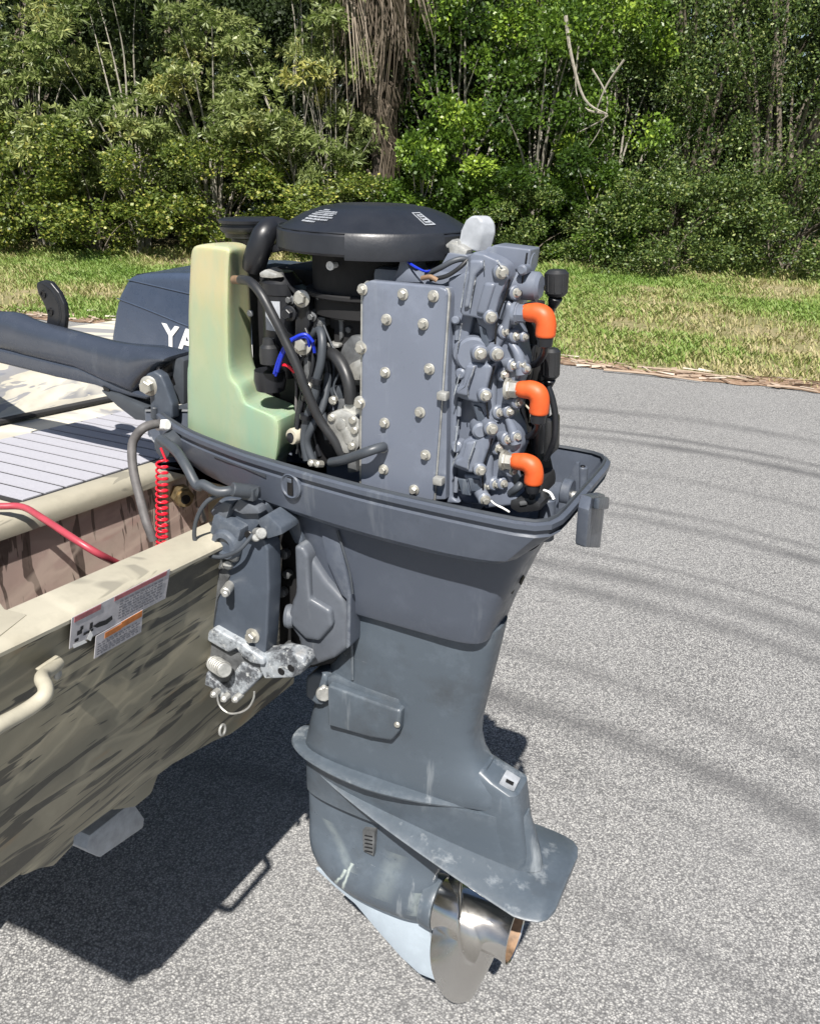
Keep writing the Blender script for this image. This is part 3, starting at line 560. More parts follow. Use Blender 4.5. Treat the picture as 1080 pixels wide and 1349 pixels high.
# foam planks: grooves run fore and aft, edges taken from sight lines on the deck plane
DZ = tuple(BP(0, 0, ZT + .004))
def D(p): return Vector(tuple(PL((p[0] * 260 / 1080, 460 + p[1] * 260 / 1080), DZ, BN)))
A_ = D((235, 832)); Bq = D((885, 602)); Cq = D((0, 535)); Dq = D((585, 388))
y0 = A_.y / BY.y
b = MB(); b.prism([BP(-.935, y0 - .004, ZT - .0045), BP(XF - .024, y0 - .004, ZT - .0045), BP(XF - .024, .45, ZT - .0045), BP(-.935, .45, ZT - .0045)], BZ * .006, .001); part('foam_base', b, M['gap'], BOAT)
pw = .0445; k = 0
XB, XFO = XF - .029, -.93
while True:
    ya = y0 + k * pw; yb_ = ya + pw - .0075; k += 1
    if ya > .42: break
    if ya < -.34: continue
    jag = .0
    b = MB(); b.prism([BP(XFO, ya, ZT + .0015), BP(XB, ya, ZT + .0015), BP(XB, yb_, ZT + .0015), BP(XFO, yb_, ZT + .0015)], BZ * .0018, 0); part('deck_plank', b, M['foam'], BOAT)
# raised camouflage box forward of the deck, with dark joint
b = MB(); nx_, nz_ = 40, 14; bmx = bmesh.new(); G = []
XR = -1.075
for i in range(nx_ + 1):
    row = []
    for j in range(nz_ + 1):
        yv = -.75 + 1.75 * i / nx_; zv = ZT + .0 + .125 * j / nz_; n_ = mn.noise(Vector((yv * 5, zv * 9, 3))) * .026 + mn.noise(Vector((yv * 14, zv * 20, 7))) * .010
        row.append(bmx.verts.new(BP(XR + n_ - .10 * (j / nz_), yv, zv)))
    G.append(row)
for i in range(nx_):
    for j in range(nz_): bmx.faces.new((G[i][j], G[i + 1][j], G[i + 1][j + 1], G[i][j + 1]))
tops = [bmx.verts.new(v.co + Vector((-.22, 0, .0))) for v in [G[i][nz_] for i in range(nx_ + 1)]]
for i in range(nx_): bmx.faces.new((G[i][nz_], G[i + 1][nz_], tops[i + 1], tops[i]))
b.add(bmx); part('raised_deck_face', b, M['bow'], BOAT, 80)
b = MB(); b.prism([BP(XR + .006, -.75, ZT + .006), BP(XR + .030, -.75, ZT + .006), BP(XR + .030, 1.0, ZT + .006), BP(XR + .006, 1.0, ZT + .006)], -BZ * .008, .001); part('deck_joint', b, M['gap'], BOAT)
# hull sides, bottom, gunwales
LB = -3.6
for sgn, y_ in ((-1, YP), (1, YS)):
    b = MB(); b.prism([BP(LB, y_, ZT), BP(tx(ZT), y_, ZT), BP(tx(-.53), y_ * .605, -.515), BP(LB, y_ * .605, -.515)], BY * (-sgn * .004), 0); part('hull_side', b, M['camo'], BOAT)
    b = MB(); b.loft([[BP(x, y_ + a_, ZT + c_) for a_, c_ in ((-.018, -.01), (-.018, .004), (-.012, .008), (.012, .008), (.018, .004), (.018, -.01))] for x in np.linspace(LB, tx(ZT) - .0, 8)]); part('gunwale', b, M['cream'], BOAT)
b = MB(); b.prism([BP(LB, YP * .6, -.525), BP(tx(-.53) - .03, YP * .6, -.525), BP(tx(-.53) - .03, YS * .6, -.525), BP(LB, YS * .6, -.525)], BZ * .004, 0); part('hull_bottom', b, M['camo'], BOAT)
for pts_ in ([(225, 980), (225, 1009), (282, 977), (304, 968), (319, 957), (388, 900), (388, 880)], [(150, 1040), (150, 1068), (178, 1064), (200, 1046), (215, 1005)], [(30, 1120), (30, 1155), (53, 1145), (71, 1142), (98, 1113), (100, 1080)]):
    b = MB(); b.prism([Vector(tuple(PL(p, (-.250, 0, ZT), TNn))) for p in pts_], (-.06, 0, 0), .004); part('strake_end', b, M['camo'], TR)
# stickers on the transom
def TRN(p, off=0.): return Vector(tuple(PL(p, (-.24 + off, 0, ZT * 1.0), TNn)))
def sticker(pts, off, mat, name, th=.0008, parent=TR): b = MB(); b.prism([TRN(k5(*p), off) for p in pts], Vector((-th, 0, 0)), 0); return part(name, b, M[mat], parent)
S0 = [(256, 470), (605, 295), (588, 400), (247, 580)]
ST = sticker(S0, .003, 'stickerw', 'capacity_sticker')
def bil(q, u, v): 
    a = (q[0][0] + (q[1][0] - q[0][0]) * u, q[0][1] + (q[1][1] - q[0][1]) * u); b_ = (q[3][0] + (q[2][0] - q[3][0]) * u, q[3][1] + (q[2][1] - q[3][1]) * u); return (a[0] + (b_[0] - a[0]) * v, a[1] + (b_[1] - a[1]) * v)
def band(q, u0, u1, v0, v1): return [bil(q, u0, v0), bil(q, u1, v0), bil(q, u1, v1), bil(q, u0, v1)]
sticker(band(S0, .03, .30, .03, .20), .0036, 'stickerr', 'red_heading', parent=ST); sticker(band(S0, .44, .97, .03, .17), .0036, 'stickerr', 'red_heading', parent=ST)
b = MB(); random.seed(5)
for r_ in range(7):
    u = .50
    while u < .95:
        w = random.uniform(.012, .05); 
        if u + w < .96: b.prism([TRN(k5(*p), .0036) for p in band(S0, u, u + w, .26 + r_ * .095, .30 + r_ * .095)], (.0002, 0, 0))
        u += w + .012
part('fine_print', b, M['inkgrey'], ST)
b = MB()
for (u, v, w, h_) in [(.07, .55, .05, .14), (.10, .45, .03, .12), (.20, .50, .03, .2), (.14, .72, .10, .08), (.05, .78, .04, .1)]: b.prism([TRN(k5(*p), .0036) for p in band(S0, u, u + w, v, v + h_)], (.0002, 0, 0))
b.prism([TRN(k5(*p), .0036) for p in [(330, 500), (352, 485), (375, 478), (398, 462), (400, 475), (380, 492), (345, 505)]], (.0002, 0, 0)); part('boat_symbol', b, M['slot'], ST)
b = MB(); b.prism([TRN(k5(*p), .0038) for p in [(308, 545), (322, 515), (330, 530), (322, 552)]], (.0002, 0, 0)); b.prism([TRN(k5(*p), .0038) for p in [(258, 565), (300, 548), (310, 556), (262, 578)]], (.0002, 0, 0)); part('torn_paper', b, M['white'], ST)
S1 = [(342, 535), (508, 440), (502, 520), (335, 615)]; ST2 = sticker(S1, .0045, 'stickerw', 'warning_sticker')
sticker(band(S1, .55, .99, .03, .30), .0051, 'stickero', 'orange_heading', parent=ST2)
sticker(band(S1, .20, .55, .10, .34), .0051, 'stickero', 'orange_heading', parent=ST2)
b = MB()
for r_ in range(5):
    u = .05
    while u < .93:
        w = random.uniform(.03, .09)
        if u + w < .96: b.prism([TRN(k5(*p), .0052) for p in band(S1, u, u + w, .42 + r_ * .11, .47 + r_ * .11)], (.0002, 0, 0))
        u += w + .025
part('fine_print', b, M['inkgrey'], ST2)
# tie-down handle
hy = [TRN(k5(*p), o_) for p, o_ in [((-330, 1010), .006), ((-322, 1010), .035), ((-300, 1000), .048), ((-200, 950), .05), ((-60, 890), .05), ((0, 850), .05), ((60, 818), .05), ((120, 780), .05), ((158, 745), .05), ((162, 715), .042), ((150, 690), .03), ((155, 672), .018), ((190, 645), .01), ((205, 630), .006)]]
b = MB(); b.tube(hy, [.0085] * 10 + [.0085, .008, .008, .008], 16); hb = part('tie_handle', b, M['tan'], BOAT, 60)
b = MB(); b.prism([TRN(k5(*p), .008) for p in [(135, 655), (210, 605), (228, 615), (222, 670), (205, 698), (190, 690), (188, 660), (150, 672)]], (-.006, 0, 0), .002); part('handle_plate', b, M['tan'], hb)
b = MB(); b.lathe(TRN(k5(203, 672), .008), AFT, [(0, .0055), (.002, .0055), (.003, .003)], 12); part('rivet', b, M['alu'], hb)
# drain ring
b = MB(); rc = TRN(k5(790, 868), .004); b.tube([rc + Vector((.0, math.cos(a) * .0075, math.sin(a) * .010)) for a in [k * math.pi / 8 for k in range(17)]], .0024, 8, False); part('drain_ring', b, M['alu'], BOAT)
# brass fitting in the well and its pipe
b = MB(); p_ = BP(-.42, .262, -.175); fp_ = PL(k3(150, 195), (XF + .035, 0, 0), (1, 0, 0)); fp_ = Vector(tuple(fp_)); b.lathe(fp_ - Vector((.85, -.5, 0)) * .034, (.85, -.5, .05), [(0, .021), (.026, .021), (.028, .020)], 6); b.lathe(fp_ - Vector((.85, -.5, 0)) * .008, (.85, -.5, .05), [(0, .0155), (.008, .0155), (.0085, .009)], 20); bf = part('brass_fitting', b, M['brass'], BOAT)
b = MB(); b.lathe(fp_ + Vector((.0006, -.0004, 0)), (.85, -.5, .05), [(0, .0092), (.0004, .0092)], 20); part('fitting_bore', b, M['slot'], bf)
b = MB(); b.lathe(fp_ + Vector((.005, .02, .022)), (0, 0, 1), [(0, .006), (.02, .006), (.022, .004)], 12); b.lathe(fp_ + Vector((.015, .02, -.02)), (.3, 0, -1), [(0, .007), (.03, .006)], 12); part('fitting_elbow', b, M['alu'], bf)
# red cable across the well, coiled red cord
def bp_line(name, pts, r, mat, seg=10): b = MB(); b.tube([PL(p, tuple(q), n__) for p, q, n__ in pts], r, seg); return b
up = tuple(BP(0, 0, ZT + .02)); dn_ = tuple(BP(0, 0, ZT + .008))
pc = [((-60, 668), ZT + .015), ((0, 667), ZT + .018), ((30, 668), ZT + .02), ((55, 682), ZT + .022), ((90, 705), ZT + .016), ((125, 727), ZT - .002), ((152, 741), ZT - .03), ((200, 765), ZT - .09)]
b = MB(); b.tube([PL(p, tuple(BP(0, 0, z)), BN) for p, z in pc], .0052, 12); o = part('red_cable', b, M['redhose'], None, 60); tag(o, 'dull red battery cable sagging over the splash well of the boat', 'cable')
b = MB(); a0 = Vector(tuple(PL(k4(885, 1065), (-.36, 0, 0), (1, 0, 0)))); a1 = Vector(tuple(PL(k3(45, 375), (-.36, 0, 0), (1, 0, 0)))); a1 = a1 + (a1 - a0) * .25
nT = 17; ptsc = [a0 + Vector((0, 0, .02))]
for i in range(nT * 10 + 1):
    t_ = i / (nT * 10); an_ = i / 10 * 2 * math.pi; ptsc.append(a0.lerp(a1, t_) + Vector((math.cos(an_) * .0085, math.sin(an_) * .0085, 0)))
b.tube(ptsc, .0017, 6, False); o = part('coiled_cord', b, M['red'], None, 60); tag(o, 'red coiled kill-switch cord hanging into the splash well', 'cord')
# ================================================================== REMOVED COWL
CW = Vector(tuple(YY((200, 440), .42))); CB = thing('engine_cowl', 'dark blue motor cowl taken off and resting on the boat deck behind the oil tank', 'engine cowl', (CW.x, CW.y, ZT + .05))
yf = .30
ol = [(700, 62), (760, 45), (930, 40), (1200, 48), (1400, 80), (1440, 200), (1440, 480), (1400, 560), (600, 470), (605, 385), (625, 250), (645, 165)]
b = MB(); fr = [YY(k4(*p), yf) for p in ol]
b.prism(fr, (-.02, .28, -.0), .016, 5); cw = part('cowl_shell', b, M['cap_paint'], CB, 60)
b = MB(); b.tube([YY(k4(*p), yf - .0005) for p in [(642, 178), (760, 222), (880, 270), (1008, 322), (1150, 370)]], .0013, 8); b.tube([YY(k4(*p), yf - .0005) for p in [(700, 75), (800, 98), (1015, 148), (1150, 175)]], .0013, 8); part('cowl_crease', b, M['cap_paint'], CB)
b = MB(); b.prism([YY(k4(*p), yf + .05) for p in [(735, 46), (930, 38), (980, 44), (940, 60), (760, 66)]], (0, .05, 0), .002); part('cowl_vent', b, M['slot'], CB)
cu = bpy.data.curves.new('lettering', 'FONT'); cu.body = 'YAMAHA'; cu.size = .062; cu.extrude = .0006; cu.offset = .0016; cu.space_character = 1.05
to = bpy.data.objects.new('tmp', cu); COL.objects.link(to); dg = bpy.context.evaluated_depsgraph_get(); me = bpy.data.meshes.new_from_object(to.evaluated_get(dg)); bpy.data.objects.remove(to)
o = bpy.data.objects.new('lettering', me); me.materials.clear(); me.materials.append(M['white'])
a_ = Vector(tuple(YY(k4(893, 432), yf - .0015))); e_ = Vector(tuple(YY(k4(1010, 462), yf - .0015))); xd = (e_ - a_); xd.y = 0; xd = xd.normalized(); yd = PORT.cross(xd) * -1 if False else Vector((-xd.z, 0, xd.x)) * 1
zd = xd.cross(yd); mtx = Matrix((( xd.x, yd.x, zd.x, a_.x), (xd.y, yd.y, zd.y, a_.y), (xd.z, yd.z, zd.z, a_.z), (0, 0, 0, 1))); me.transform(mtx); me.transform(Matrix.Translation(-base(CB))); COL.objects.link(o); o.parent = CB
# ================================================================== TRAILER
TRL = thing('boat_trailer', 'grey trailer bunk end and frame under the camouflage boat', 'trailer', tuple(ZZ((150, 1120), GZ)))
kb = lambda x, y: (x * 440 / 1080, 1040 + y * 440 / 1080)
bx_ = -.46
b = MB(); bp_ = [XX(kb(*p), bx_) for p in [(278, 195), (290, 150), (430, 40), (468, 95), (465, 125), (325, 222), (285, 205)]]
b.prism(bp_, (-1.9, 0, 0), .004); part('bunk', b, M['galv'], TRL)
b = MB(); zt_ = bp_[0][2] - .03
for yv in (-.45, .45): b.box((-2.0, yv, -.78), (2.4, .06, .09), .004)
for xv in (-1.3, -2.4): b.box((xv, 0, -.78), (.06, 1.0, .06), .004)
part('trailer_frame', b, M['galv'], TRL)
for yv in (-.62, .62):
    b = MB(); b.lathe((-1.6, yv, -.92), (0, 1, 0), [(-.075, .14), (-.085, .18), (-.07, .265), (-.03, .28), (.03, .28), (.07, .265), (.085, .18), (.075, .14)], 36); w_ = part('wheel', b, M['rubber'], TRL)
    b = MB(); b.lathe((-1.6, yv, -.92), (0, 1, 0), [(-.07, .145), (-.05, .13), (-.04, .05), (-.06, .03), (-.065, 0)], 28, closed=True); part('rim', b, M['galv'], w_)
b = MB(); b.cyl((-1.6, -.6, -.92), (-1.6, .6, -.92), .025); part('axle', b, M['galv'], TRL)
b = MB()
for xv in (-.75, -1.3, -1.9):
    b.box((xv, -.36, -.62), (.04, .04, .16), .002)
    b.box((xv, .36, -.62), (.04, .04, .16), .002)
part('bunk_post', b, M['galv'], TRL)
# ================================================================== OUTBOARD MOTOR
MOT = thing('outboard_motor', 'grey three-cylinder outboard motor with its cowl off, clamped to the camouflage boat transom', 'outboard motor', (0, 0, -.96))
YC = .02
# --- cowling pan: rings of the same plan shape going down
def plan(scale_in, z, n=72, aftcut=0., zaft=0., fore=0.):
    """plan outline of the pan, from aft port corner round; scale_in = inset"""
    key = [(.250, -.135), (.238, -.1495), (.11, -.1480), (0, -.1430), (-.107, -.128), (-.229, -.105), (-.36, -.064), (-.44, -.022), (-.485, .003), (-.507, .03)]
    # mirror about YC: near side given relative to YC=0 -> y = YC + v
    v = [(x, y - YC + .012) for x, y in key]
    near = [Vector((x, YC + y, 0)) for x, y in v]; far = [Vector((x, YC - y, 0)) for x, y in reversed(v)]
    pts = near + far
    # resample
    L = [0]
    for i in range(len(pts)): L.append(L[-1] + (pts[(i + 1) % len(pts)] - pts[i]).length)
    out = []
    for k in range(n):
        t = L[-1] * k / n; i = max(j for j in range(len(pts)) if L[j] <= t + 1e-9); a = pts[i]; b = pts[(i + 1) % len(pts)]
        out.append(a.lerp(b, (t - L[i]) / max(1e-9, L[i + 1] - L[i])))
    sm = out
    for _ in range(2): sm = [(sm[i - 1] + sm[i] * 2 + sm[(i + 1) % n]) / 4 for i in range(n)]
    res = []
    for i in range(n):
        d = (sm[(i + 1) % n] - sm[i - 1]).normalized(); nrm = Vector((-d.y, d.x, 0))
        c = Vector((-.06, YC, 0))
        if nrm.dot(c - sm[i]) < 0: nrm = -nrm
        p = sm[i] + nrm * scale_in; ta = max(0, min(1, (p.x - .08) / .17))
        p.x -= aftcut * ta; p.x += fore * max(0, min(1, (-.1 - p.x) / .4)); p.z = z + zaft * ta * ta
        res.append(p)
    return res
b = MB()
outer = [plan(.004, .000), plan(.000, -.002), plan(.000, -.0085), plan(.005, -.010), plan(.0055, -.0165), plan(.003, -.019), plan(.006, -.045, aftcut=.02, zaft=.006), plan(.010, -.066, aftcut=.038, zaft=.008, fore=.03), plan(.020, -.076, aftcut=.048, zaft=.010, fore=.05), plan(.05, -.080, aftcut=.06, zaft=.010, fore=.05)]
inner = [plan(.05, -.072, aftcut=.055, zaft=.010, fore=.05), plan(.026, -.070, aftcut=.048, zaft=.01, fore=.04), plan(.013, -.058, aftcut=.034, zaft=.01, fore=.02), plan(.009, -.02, aftcut=.01), plan(.008, -.004), plan(.0065, .000)]
b.loft(outer + inner, cap=False); b.loft([inner[-1], outer[0]], cap=False); b.loft([outer[-1]], cap=False) if False else None
b.bm.faces.new([v for v in b.bm.verts][0:0]) if False else None
for rg_ in (outer[-1], inner[0]): b.prism(rg_, (0, 0, .0008))
part('cowling_pan', b, M['cowl'], MOT, 30)
b = MB(); b.loft([plan(.011, .000), plan(.0095, .003), plan(.007, .003), plan(.006, .0003)], ring=True)
part('rim_seal', b, M['hose'], MOT)
# groove line, sticker strip, oval latch boss on the port side of the pan
def pan_pt(x, z, off=0.):
    """a point on the port wall of the pan"""
    r = plan(-off + .0045, z); r = [p for p in r if p.y < YC]; r.sort(key=lambda p: p.x)
    for a, c in zip(r, r[1:]):
        if a.x <= x <= c.x:
            return a.lerp(c, (x - a.x) / max(1e-9, c.x - a.x))
    return r[0]
def pan_hit(p):
    best = None
    for zi in range(1, 34):
        z = -.019 - zi * .0012; ins = .003 + (.003 * min(1, (-.019 - z) / .026))
        rg = [v for v in plan(ins, z, 72) if v.y < YC]; rg.sort(key=lambda v: v.x)
        for u, v in zip(rg, rg[1:]):
            for k_ in range(6):
                w_ = u.lerp(v, k_ / 6); c_ = ROT.T @ (np.array(w_) - CAM); d_ = (CX + F_PX * c_[0] / c_[2] - p[0]) ** 2 + (CY + F_PX * c_[1] / c_[2] - p[1]) ** 2
                if best is None or d_ < best[0]: tg = (v - u).normalized(); best = (d_, w_.copy(), Vector((tg.y, -tg.x, 0)))
    return best[1], best[2]
b = MB(); up_ = [pan_hit((285 + i * 16.8, 591 + i * 7.2)) for i in range(5)]; lo_ = [pan_hit((285 + i * 16.8, 602 + i * 6.7)) for i in range(5)]
for i in range(4): b.prism([up_[i][0] + up_[i][1] * .0012, up_[i + 1][0] + up_[i + 1][1] * .0012, lo_[i + 1][0] + lo_[i + 1][1] * .0012, lo_[i][0] + lo_[i][1] * .0012], up_[i][1] * .0008)
part('pale_strip', b, M['hose'], MOT)
pb, nb = pan_hit((385, 640))
o_b = MB(); tang = Vector((nb.y, -nb.x, 0)).normalized() * -1
ring = lambda rx, rz, off, n=28: [pb + tang * rx * math.cos(t) + Vector((0, 0, rz * math.sin(t))) + nb * off for t in [2 * math.pi * i / n for i in range(n)]]
o_b.loft([ring(.0185, .0185, -.012), ring(.0185, .0185, .003), ring(.0165, .0165, .0048), ring(.0145, .0145, .003)])
boss = part('latch_boss', o_b, M['cowl'], MOT)
b = MB(); b.box(pb + nb * .0035, (.010, .003, .026), .0012, Matrix.Rotation(math.atan2(-nb.x, nb.y) + math.pi, 3, 'Z')); part('slot', b, M['slot'], boss)
b = MB(); b.box(pb + nb * .005 + Vector((0, 0, .009)), (.0085, .003, .006), .001, Matrix.Rotation(math.atan2(-nb.x, nb.y) + math.pi, 3, 'Z')); part('latch_tab', b, M['cowl'], boss)
# aft latch and inner bosses
b = MB(); a0 = PL(k2(985, 1145), (.262, .03, 0), (1, .1, 0))
lp = [PL(k2(*p), (.268, .03, 0), (1, .15, 0)) for p in [(965, 1150), (1015, 1140), (1012, 1190), (995, 1342), (943, 1340), (955, 1200)]]
b.prism(lp, (-.014, .004, 0), .003); part('cowl_latch', b, M['cowl'], MOT)
b = MB(); lp = [PL(k2(*p), (.27, .03, 0), (1, .15, 0)) for p in [(972, 1150), (1012, 1146), (1008, 1192), (968, 1192)]]
b.prism(lp, (.007, -.001, 0), .003); part('latch_hook', b, M['bracket'], MOT)
for (cx, cy, z0, r) in [(930, 1035, -.065, .008), (800, 1155, -.07, .010)]:
    t_ = ZZ(k2(cx, cy), -.012); b = MB(); b.cyl((t_[0], t_[1], z0), (t_[0], t_[1], -.012), r * 1.25, r); bs = part('pan_boss', b, M['cowl'], MOT)
    b = MB(); b.cyl((t_[0], t_[1], -.013), (t_[0], t_[1], -.0105), r * .5); part('boss_hole', b, M['slot'], bs)
t_ = ZZ(k2(870, 1130), -.03); b = MB(); b.cyl((t_[0] - .006, t_[1], t_[2]), (t_[0] + .008, t_[1], t_[2]), .019); b.box((t_[0], t_[1], t_[2] - .02), (.012, .03, .04), .002)
gl = part('latch_pivot', b, M['cowl'], MOT)
b = MB(); b.cyl((t_[0] + .006, t_[1] + .002, t_[2] - .004), (t_[0] + .05, t_[1] + .004, t_[2] - .004), .006); part('shaft', b, M['alu'], gl)
t_ = ZZ(k2(905, 1020), 0); b = MB(); b.prism([Vector((t_[0] - .02, t_[1] + .0, -.06)), Vector((t_[0] + .01, t_[1] + .0, -.06)), Vector((t_[0] + .004, t_[1], .0)), Vector((t_[0] - .001, t_[1], .0))], (0, .008, 0), .001)
part('pan_rib', b, M['cowl'], MOT)
# --- shroud below the pan
def rect_ring(xf, xr, hw, z, e=4.0, n=40, sl=0., hwf=None, yc=0.):
    hwf = hw if hwf is None else hwf; o = []
    for i in range(n):
        t = 2 * math.pi * i / n; c, s_ = math.cos(t), math.sin(t)
        u = math.copysign(abs(c) ** (2 / e), c); v = math.copysign(abs(s_) ** (2 / e), s_); x = (xf + xr) / 2 + (xr - xf) / 2 * u
        w = hwf + (hw - hwf) * (u + 1) / 2
        o.append(Vector((x, yc + w * v, z + sl * u)))
    return o
b = MB()
b.loft([rect_ring(-.175, .205, .086, -.070, 5.5, hwf=.080), rect_ring(-.165, .192, .086, -.094, 5.5, hwf=.078), rect_ring(-.155, .181, .083, -.120, 5.5, hwf=.075), rect_ring(-.125, .156, .0735, -.19, 5.5, hwf=.068), rect_ring(-.115, .146, .0700, -.224, 5.5, hwf=.064), rect_ring(-.115, .145, .068, -.2285, 5.5, hwf=.062), rect_ring(-.11, .14, .058, -.230, 5.5, hwf=.05)])
part('leg_shroud', b, M['cowl'], MOT, 30)
b = MB(); pts_s = [YY(k9(*p), -.0825) for p in [(150, 200), (180, 300), (205, 390), (218, 480)]]
b.tube([p for p in pts_s], .0018, 6); part('shroud_seam', b, M['hose'], MOT)
# shroud decal on the aft face
b = MB(); pa = [PL(k9(*p), (.16, 0, -.14), (1, 0, .45)) for p in [(912, 470), (935, 425), (943, 435), (922, 480)]]
b.prism(pa, (.002, 0, 0)); pa = [PL(k9(*p), (.175, 0, -.14), (1, 0, .45)) for p in [(955, 430), (972, 395), (977, 405), (962, 440)]]; b.prism(pa, (.002, 0, 0))
part('shroud_decal', b, M['slot'], MOT)
# --- upper leg
E_r = sorted([tuple(YY(p, 0)[[2, 0]]) for p in [(664, 803), (655, 845), (645, 885), (635, 925), (628, 955), (627, 980), (637, 1003), (652, 1020), (668, 1032)]])
zr = [e[0] for e in E_r]; xr_ = [e[1] for e in E_r]
b = MB(); rings = []
for z in [-.222, -.25, -.30, -.35, -.40, -.43, -.455, -.475, -.49, -.503, -.515, -.525]:
    xr = float(np.interp(z, zr, xr_)) + .004; t = (-z - .222) / .30; xf = -.104 - .075 * max(0, (t - .35) / .65) ** .6
    rings.append(rect_ring(xf, xr, .050 - .004 * t, z, 3.6, 44, hwf=.053 - .002 * t))
rings.append(rect_ring(-.186, .190, .046, -.5335, 2.6, 44, hwf=.05)); b.loft(rings)
part('midsection', b, M['leg'], MOT, 50)
b = MB(); b.tube([YY(k9(*p), -.0515) for p in [(206, 500), (211, 640), (216, 760), (217, 862)]], .0022, 6); part('casing_edge', b, M['leg'], MOT)
# splash plate
def bul(xf, xr, hw, z, e=2.3, n=48, tail=.35, sl=0): 
    o = []
    for i in range(n):
        t = 2 * math.pi * i / n; c, s_ = math.cos(t), math.sin(t); u = math.copysign(abs(c) ** (2 / e), c); v = math.copysign(abs(s_) ** (2 / e), s_)
        x = (xf + xr) / 2 + (xr - xf) / 2 * u; w = hw * (1 - (1 - tail) * max(0, (u + .2) / 1.2) ** 1.6); o.append(Vector((x, w * v, z + sl * u)))
    return o
b = MB(); b.loft([bul(-.198, .190, .060, -.5275), bul(-.210, .196, .072, -.5305), bul(-.212, .198, .074, -.5345), bul(-.210, .196, .072, -.5385), bul(-.195, .190, .058, -.5425)])
part('splash_plate', b, M['leg'], MOT, 40)
# lower housing between the plates, aft block
b = MB()
b.loft([rect_ring(-.186, .214, .045, -.539, 2.4, 44, hwf=.052), rect_ring(-.187, .226, .040, -.57, 2.4, 44, hwf=.050), rect_ring(-.188, .236, .036, -.60, 2.5, 44, hwf=.044), rect_ring(-.188, .244, .034, -.636, 2.8, 44, hwf=.036)])
part('lower_housing', b, M['leg'], MOT, 50)
b = MB()
hz = [YY(p, 0) for p in [(646, 1008), (662, 1020), (689, 1037), (692, 1060), (696, 1090), (700, 1118)]]
b.loft([rect_ring(.11, hz[0][0], .022, hz[0][2] + .004, 3.5, 28)] + [rect_ring(.10, q[0], w_, q[2], 5, 28) for q, w_ in zip(hz, (.027, .031, .033, .033, .031, .028))] + [rect_ring(.10, hz[-1][0] + .001, .027, -.642, 5, 28)])
part('exhaust_heel', b, M['leg'], MOT, 40)
# --- anti-ventilation plate, flaring from the nose
st = []
for k in range(26):
    t = k / 25; x = -.189 + t * (.232 + .189); w = .010 + .090 * (t ** .60); ze = -.558 - .088 * t ** .75; zt = -.560 - .078 * t ** .9
    st.append((x, w, zt, ze))
st += [(.250, .098, -.640, -.6465), (.268, .093, -.641, -.6465), (.279, .082, -.6415, -.6465), (.285, .062, -.6420, -.6465)]
rings = []
for (x, w, zt, ze) in st:
    y0 = -.0; th = .0055; inn = min(.034, w * .6)
    rings.append([Vector((x, 0, zt + .001)), Vector((x, -inn, zt)), Vector((x, -w + .003, ze + .0005)), Vector((x, -w, ze - .002)), Vector((x, -w + .002, ze - th)), Vector((x, -inn, min(zt, ze) - th - .002)), Vector((x, 0, min(zt, ze) - th - .002)), Vector((x, inn, min(zt, ze) - th - .002)), Vector((x, w - .002, ze - th)), Vector((x, w, ze - .002)), Vector((x, w - .003, ze + .0005)), Vector((x, inn, zt))])
b = MB(); b.loft(rings); part('cavitation_plate', b, M['leg'], MOT, 40)
# --- gearcase: strut swelling into the bullet
b = MB(); rings = []
for (z, xf, xr, hw, e) in [(-.552, -.187, .10, .020, 2.0), (-.60, -.188, .10, .020, 2.0), (-.65, -.188, .095, .0205, 2.0), (-.69, -.188, .085, .0215, 2.0), (-.712, -.188, .076, .0235, 2.0), (-.728, -.188, .068, .0275, 2.1), (-.738, -.188, .0665, .0325, 2.2), (-.748, -.187, .0665, .0375, 2.3), (-.762, -.185, .066, .0430, 2.3), (-.776, -.181, .066, .0462, 2.3), (-.792, -.172, .066, .0476, 2.3), (-.806, -.158, .066, .0460, 2.3), (-.819, -.138, .066, .0408, 2.3), (-.830, -.108, .066, .0320, 2.3), (-.838, -.072, .065, .0190, 2.3), (-.8405, -.04, .062, .010, 2.3)]:
    rings.append(rect_ring(xf, xr, hw, z, e, 48, hwf=hw * .86))
b.loft(rings); gc = part('gearcase', b, M['gear'], MOT, 60)
b = MB(); b.lathe((.050, 0, -.7915), AFT, [(0, .0445), (.012, .0462), (.020, .0470), (.0235, .0462), (.024, .040)], 48); part('bearing_carrier', b, M['leg'], MOT)
# water intake grille and paint runs
gp = [YY(k6(*p), -.0300) for p in [(276, 705), (317, 710), (313, 792), (278, 775)]]
b = MB(); b.prism(gp, (0, .02, 0), .001); wi = part('water_intake', b, M['darkalu'], MOT)
b = MB()
for k in range(5):
    a_ = YY(k6(284, 722 + k * 13), -.0308); c_ = YY(k6(309, 727 + k * 13), -.0308); b.tube([a_, c_], .0011, 5, False)
part('grille_bar', b, M['slot'], wi)
for k in range(4):
    b = MB(); a_ = YY(k6(567, 645 + k * 13.5), -.036); c_ = YY(k6(655, 664 + k * 13.5), -.0315); b.tube([a_, (a_ + c_) / 2, c_], .0013, 6); part('vent_slit', b, M['galv'], MOT)
# skeg
sk = [YY(k6(*p), 0) for p in [(120, 830), (190, 895), (255, 950), (330, 1040), (410, 1130), (470, 1185), (530, 1210), (528, 1170), (508, 1058), (500, 980), (300, 860)]]
b = MB(); b.prism([p + np.array([0, -.004, 0]) for p in sk], (0, .008, 0), .002); part('skeg', b, M['skeg'], MOT)
# trim anode block on the heel
b = MB(); an = [YY(k6(*p), -.022) for p in [(752, 518), (800, 548), (788, 575), (733, 552)]]; b.prism(an, (0, .016, .0), .002); part('trim_anode', b, M['galv'], MOT)
b = MB(); an = [YY(k6(*p), -.024) for p in [(762, 532), (787, 545), (785, 553), (760, 540)]]; b.prism(an, (0, .003, 0)); part('anode_slot', b, M['slot'], MOT)
